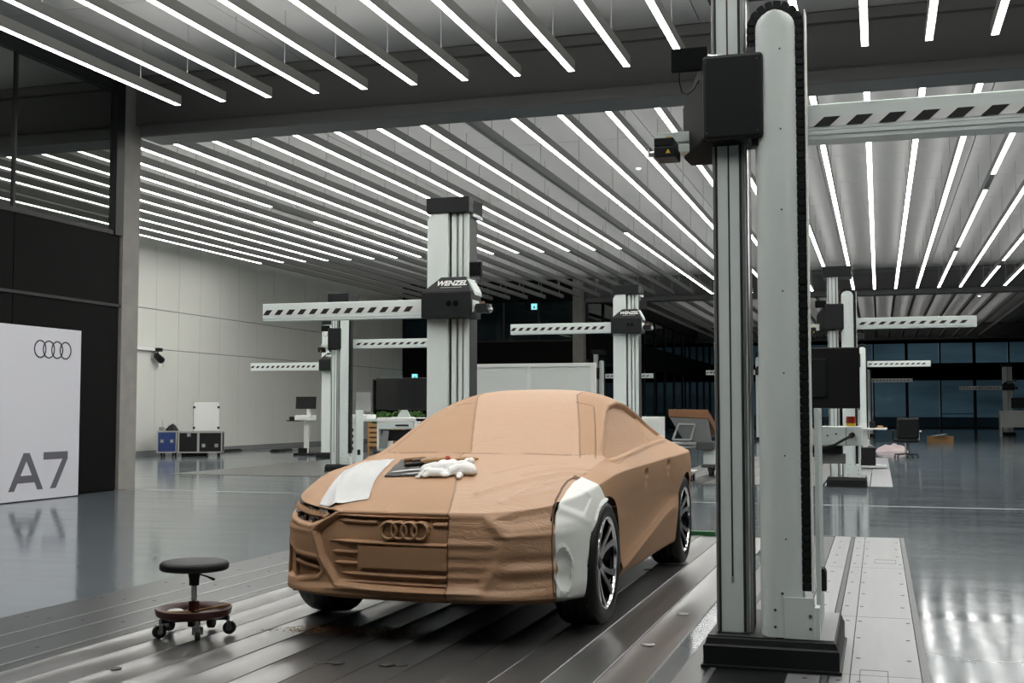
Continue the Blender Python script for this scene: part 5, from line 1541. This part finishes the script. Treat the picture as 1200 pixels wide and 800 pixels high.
# --- plants in a slatted crate beyond
t = thing('planter_crate', 'slatted wooden crate with green plants far behind the workbench', 'planter', (-13.9, 32.0, 0))
for k in range(5): MB().box(-.25, .9, -.26, -.22, .22 + .14 * k, .31 + .14 * k).build('slat', M['wood'], t)
for a in (-.25, .30, .86): MB().box(a, a + .05, -.24, -.18, .0, .93).build('crate_post', M['wood'], t)
MB().box(-.25, .9, -.22, .3, .15, .85).build('box', M['clay_dark'], t)
lm = MB()
r_ = np.random.default_rng(11)
for k in range(420):
    c_ = Vector((r_.uniform(-.2, 1.35), r_.uniform(-.25, .3), r_.uniform(.86, 1.22)))
    a = Vector(r_.normal(size=3)).normalized() * .07; b = a.cross(Vector(r_.normal(size=3))).normalized() * .025
    lm.add([c_ - a, c_ + b, c_ + a, c_ - b], [(0, 1, 2), (0, 2, 3)])
fo = lm.build('foliage', M['leaf'], t); fo['kind'] = 'stuff'
# --- white two-panel partition behind the car
t = thing('white_partition', 'white framed two-panel partition standing behind the car roof', 'partition', (-5.55, 19.0, 0))
hw = 1.10
MB().box(-hw, hw, -.02, .02, .10, 1.99).build('panel', M['white_board'], t)
for a, b in ((-hw - .03, -hw + .05), (-.03, .03), (hw - .05, hw + .03)):
    MB().box(a, b, -.05, .05, 0, 2.03).build('frame_post', M['white'], t, bevel=.004)
for z_ in (.10, 1.97): MB().box(-hw, hw, -.045, .045, z_, z_ + .06).build('frame_rail', M['white'], t, bevel=.004)
MB().box(-hw - .12, -hw - .03, -.03, .05, 0, 1.97).build('edge_cover', M['alu'], t)
# --- cart with a tilted clay-covered table top
t = thing('tilting_table', 'wheeled steel table with tilted brown clay top behind the car', 'table', (-3.45, 23.0, 0))
MB().add([(-.40, -.35, 1.14), (.36, -.35, 1.10), (.46, .35, .72), (-.30, .35, .80), (-.40, -.38, 1.28), (.36, -.38, 1.27), (.50, .42, .80), (-.30, .42, .90)], [(3, 2, 1, 0), (4, 5, 6, 7), (0, 1, 5, 4), (1, 2, 6, 5), (2, 3, 7, 6), (3, 0, 4, 7)]).build('clay_top', M['orange_cart'], t, bevel=.01)
MB().add([(-.38, -.34, 1.12), (.35, -.34, 1.09), (.40, -.20, .60), (-.16, -.20, .72), (-.38, -.31, 1.12), (.35, -.31, 1.09), (.40, -.17, .60), (-.16, -.17, .72)], [(3, 2, 1, 0), (4, 5, 6, 7), (0, 1, 5, 4), (1, 2, 6, 5), (2, 3, 7, 6), (3, 0, 4, 7)]).build('tilt_plate', M['grey_mid'], t)
fr = MB()
q = [(-.32, -.37, .70), (.02, -.37, .70), (.11, -.37, .99), (-.20, -.37, 1.00)]
for a, b in zip(q, q[1:] + q[:1]): fr.bar(a, b, .03, .035)
fr.build('support_frame', M['alu_rail'], t)
MB().box(-.50, .12, -.40, .25, .60, .64).build('side_shelf', M['steel'], t, bevel=.006)
MB().box(-.46, .10, -.36, .25, .54, .56).build('lower_shelf', M['alu_rail'], t)
MB().box(.12, .44, -.30, .30, .50, .66).build('head', M['grey_dark'], t, bevel=.02)
MB().box(.22, .44, -.12, .16, .22, .56).build('column', M['alu'], t, bevel=.006)
MB().box(.20, .52, -.25, .30, .17, .23).build('base', M['grey_dark'], t, bevel=.01)
for b in (-.18, .22): MB().cyl((.34, b, .075), (.38, b, .075), .075, n=14).box(.32, .40, b - .03, b + .03, .1, .18).build('caster', M['rubber'], t)
t = thing('floor_dolly', 'low white dolly with a blue-hubbed caster behind the car tail', 'dolly', (-3.25, 21.0, 0))
MB().box(-.40, .14, -.15, .30, .165, .20).build('deck', M['white'], t, bevel=.006)
for a, b in ((.08, -.08), (-.32, -.08), (.08, .22), (-.32, .22)):
    w_o = MB().cyl((a - .022, b, .062), (a + .022, b, .062), .062, n=18).build('caster_wheel', M['rubber'], t)
    MB().cyl((a - .024, b, .062), (a + .024, b, .062), .03, n=12).build('wheel_hub', M['blue_case'], w_o)
    MB().box(a - .03, a + .03, b - .025, b + .025, .12, .165).build('caster_fork', M['steel'], t)
t = thing('side_cabinet', 'plain white cabinet behind the car tail, beside the tilting table', 'cabinet', (-4.72, 25.4, 0))
MB().box(-.30, .28, -.25, .25, .08, 1.12).build('body', M['white'], t, bevel=.006)
MB().box(-.28, .26, -.265, -.25, .12, 1.08).build('door', M['white_board'], t, bevel=.004)
MB().box(-.30, .28, -.23, .23, 0, .08).build('plinth', M['black'], t)

# --- right background: equipment trolley, office chair, rags, carton, desk
t = thing('equipment_trolley', 'white trolley with a shelf of small items under the second column', 'trolley', (-.25, 27.0, 0))
MB().box(-.16, .40, -.30, .30, .84, .875).build('shelf', M['white'], t, bevel=.004)
MB().box(-.10, .0, -.1, .1, .45, .84).build('post', M['white'], t)
MB().box(-.16, .16, -.28, .28, .08, .46).build('box', M['black'], t, bevel=.01)
MB().box(-.18, .38, -.30, .30, .03, .07).build('foot', M['alu'], t)
for k, (a, m_, lab) in enumerate(((-.08, 'white', 'small white box on the trolley shelf'), (.10, 'black', 'small black gadget on the trolley shelf'), (.26, 'wood', 'small wooden block on the trolley shelf'))):
    tag(MB().box(-.06, .06, -.08, .08, 0, (.10, .14, .05)[k]).build('small_item', M[m_], None, bevel=.006, loc=(-.25 + a, 26.9, .876)), lab, 'item')
t = thing('office_chair', 'black swivel office chair standing on the far floor', 'chair', (.66, 33.5, 0), .2)
MB().box(-.29, .29, -.26, .26, .40, .50).build('seat', M['black'], t, bevel=.03)
o = MB().box(-.29, .29, -.05, .05, -.02, .54).build('backrest', M['black'], t, bevel=.045); o.location = (0, -.24, .52); o.rotation_euler = (.1, 0, 0)
for s in (-1, 1):
    MB().box(s * .335 - .03, s * .335 + .03, -.20, .16, .68, .72).box(s * .335 - .02, s * .335 + .02, -.02, .02, .46, .70).build('armrest', M['black'] if s < 0 else M['white_board'], t, bevel=.008)
MB().cyl((0, 0, .10), (0, 0, .42), .03, n=12).build('gas_spring', M['chrome'], t)
for k in range(5):
    a = 2 * PI * k / 5; d = Vector((math.cos(a), math.sin(a), 0))
    l_ = MB().bar(Vector((0, 0, .11)), d * .31 + Vector((0, 0, .08)), .05, .035).build('leg', M['black'], t)
    MB().cyl(d * .31 + Vector((-.02, 0, .03)), d * .31 + Vector((.02, 0, .03)), .03, n=10).build('caster', M['rubber'], l_)
def heap(name, label, x_, y_, sx, sy, h, m_, seed):
    rr_ = np.random.default_rng(seed)
    n = 18
    rows = [[(sx * (i / n - .5) * 2, sy * (j / n - .5) * 2, 0) for j in range(n + 1)] for i in range(n + 1)]
    P_ = np.array(rows).reshape(-1, 3)
    r2 = (P_[:, 0] / sx) ** 2 + (P_[:, 1] / sy) ** 2
    hz_ = h * np.clip(1 - r2, 0, 1) ** .6 * (.65 + .35 * smooth_noise(P_ + seed, 16.0, seed))
    P_[:, 2] = np.maximum(hz_, 0) + .004
    o = MB().grid([[tuple(P_[i * (n + 1) + j]) for j in range(n + 1)] for i in range(n + 1)]).build(name, m_, None, smooth=70, loc=(x_, y_, 0))
    return tag(o, label, 'cloth')
heap('plastic_sheet', 'crumpled pale pink plastic sheet on the floor behind the office chair', .35, 38.2, .48, .35, .30, mat('pink_film', (.45, .36, .36, 1), .4), 4)
t = thing('carton', 'open brown carton lying on the far floor', 'box', (2.3, 50.5, 0), .3)
MB().box(-.42, .42, -.3, .3, 0, .24).build('box', M['wood'], t)
MB().bar((-.42, -.3, .25), (.1, -.36, .32), .5, .012).build('flap', M['white_board'], t)
t = thing('desk', 'pale desk at the far right edge of the hall', 'desk', (6.55, 62.0, 0))
MB().box(-1.0, 1.2, -.4, .4, 1.18, 1.25).build('top', M['white'], t, bevel=.006)
MB().box(-1.0, -.93, -.38, .38, 0, 1.18).build('side', M['white'], t)
MB().box(1.13, 1.2, -.38, .38, 0, 1.18).build('side', M['white'], t)
MB().box(-.93, 1.13, -.36, -.33, .45, 1.18).build('front_panel', M['white_board'], t)
t = thing('monitor', 'dark monitor on the pale desk at the far right', 'monitor', (6.5, 62.0, 1.25))
MB().box(-.42, .42, -.03, .03, .10, .62).build('screen', M['screen'], t, bevel=.01)
MB().box(-.12, .12, -.1, .1, 0, .02).box(-.03, .03, -.02, .02, .02, .12).build('stand', M['black'], t)
# lit signs over the doors
for x_, y_, z_, lab in ((-18.9, BY2 - .03, 2.68, 'small lit turquoise exit sign beside the end of the white wall'), (-13.6, BY2 - .03, 5.55, 'small lit turquoise exit sign high on the dark glass front')):
    t = thing('exit_sign', lab, 'sign', (x_, y_, z_))
    MB().box(-.13, .13, -.02, .03, -.13, .13).build('case', M['white'], t)
    MB().box(-.12, .12, -.024, -.02, -.12, .12).build('lit_face', M['exit_sign'], t)
    MB().box(-.03, .05, -.028, -.024, -.08, .02).build('figure', M['white'], t)
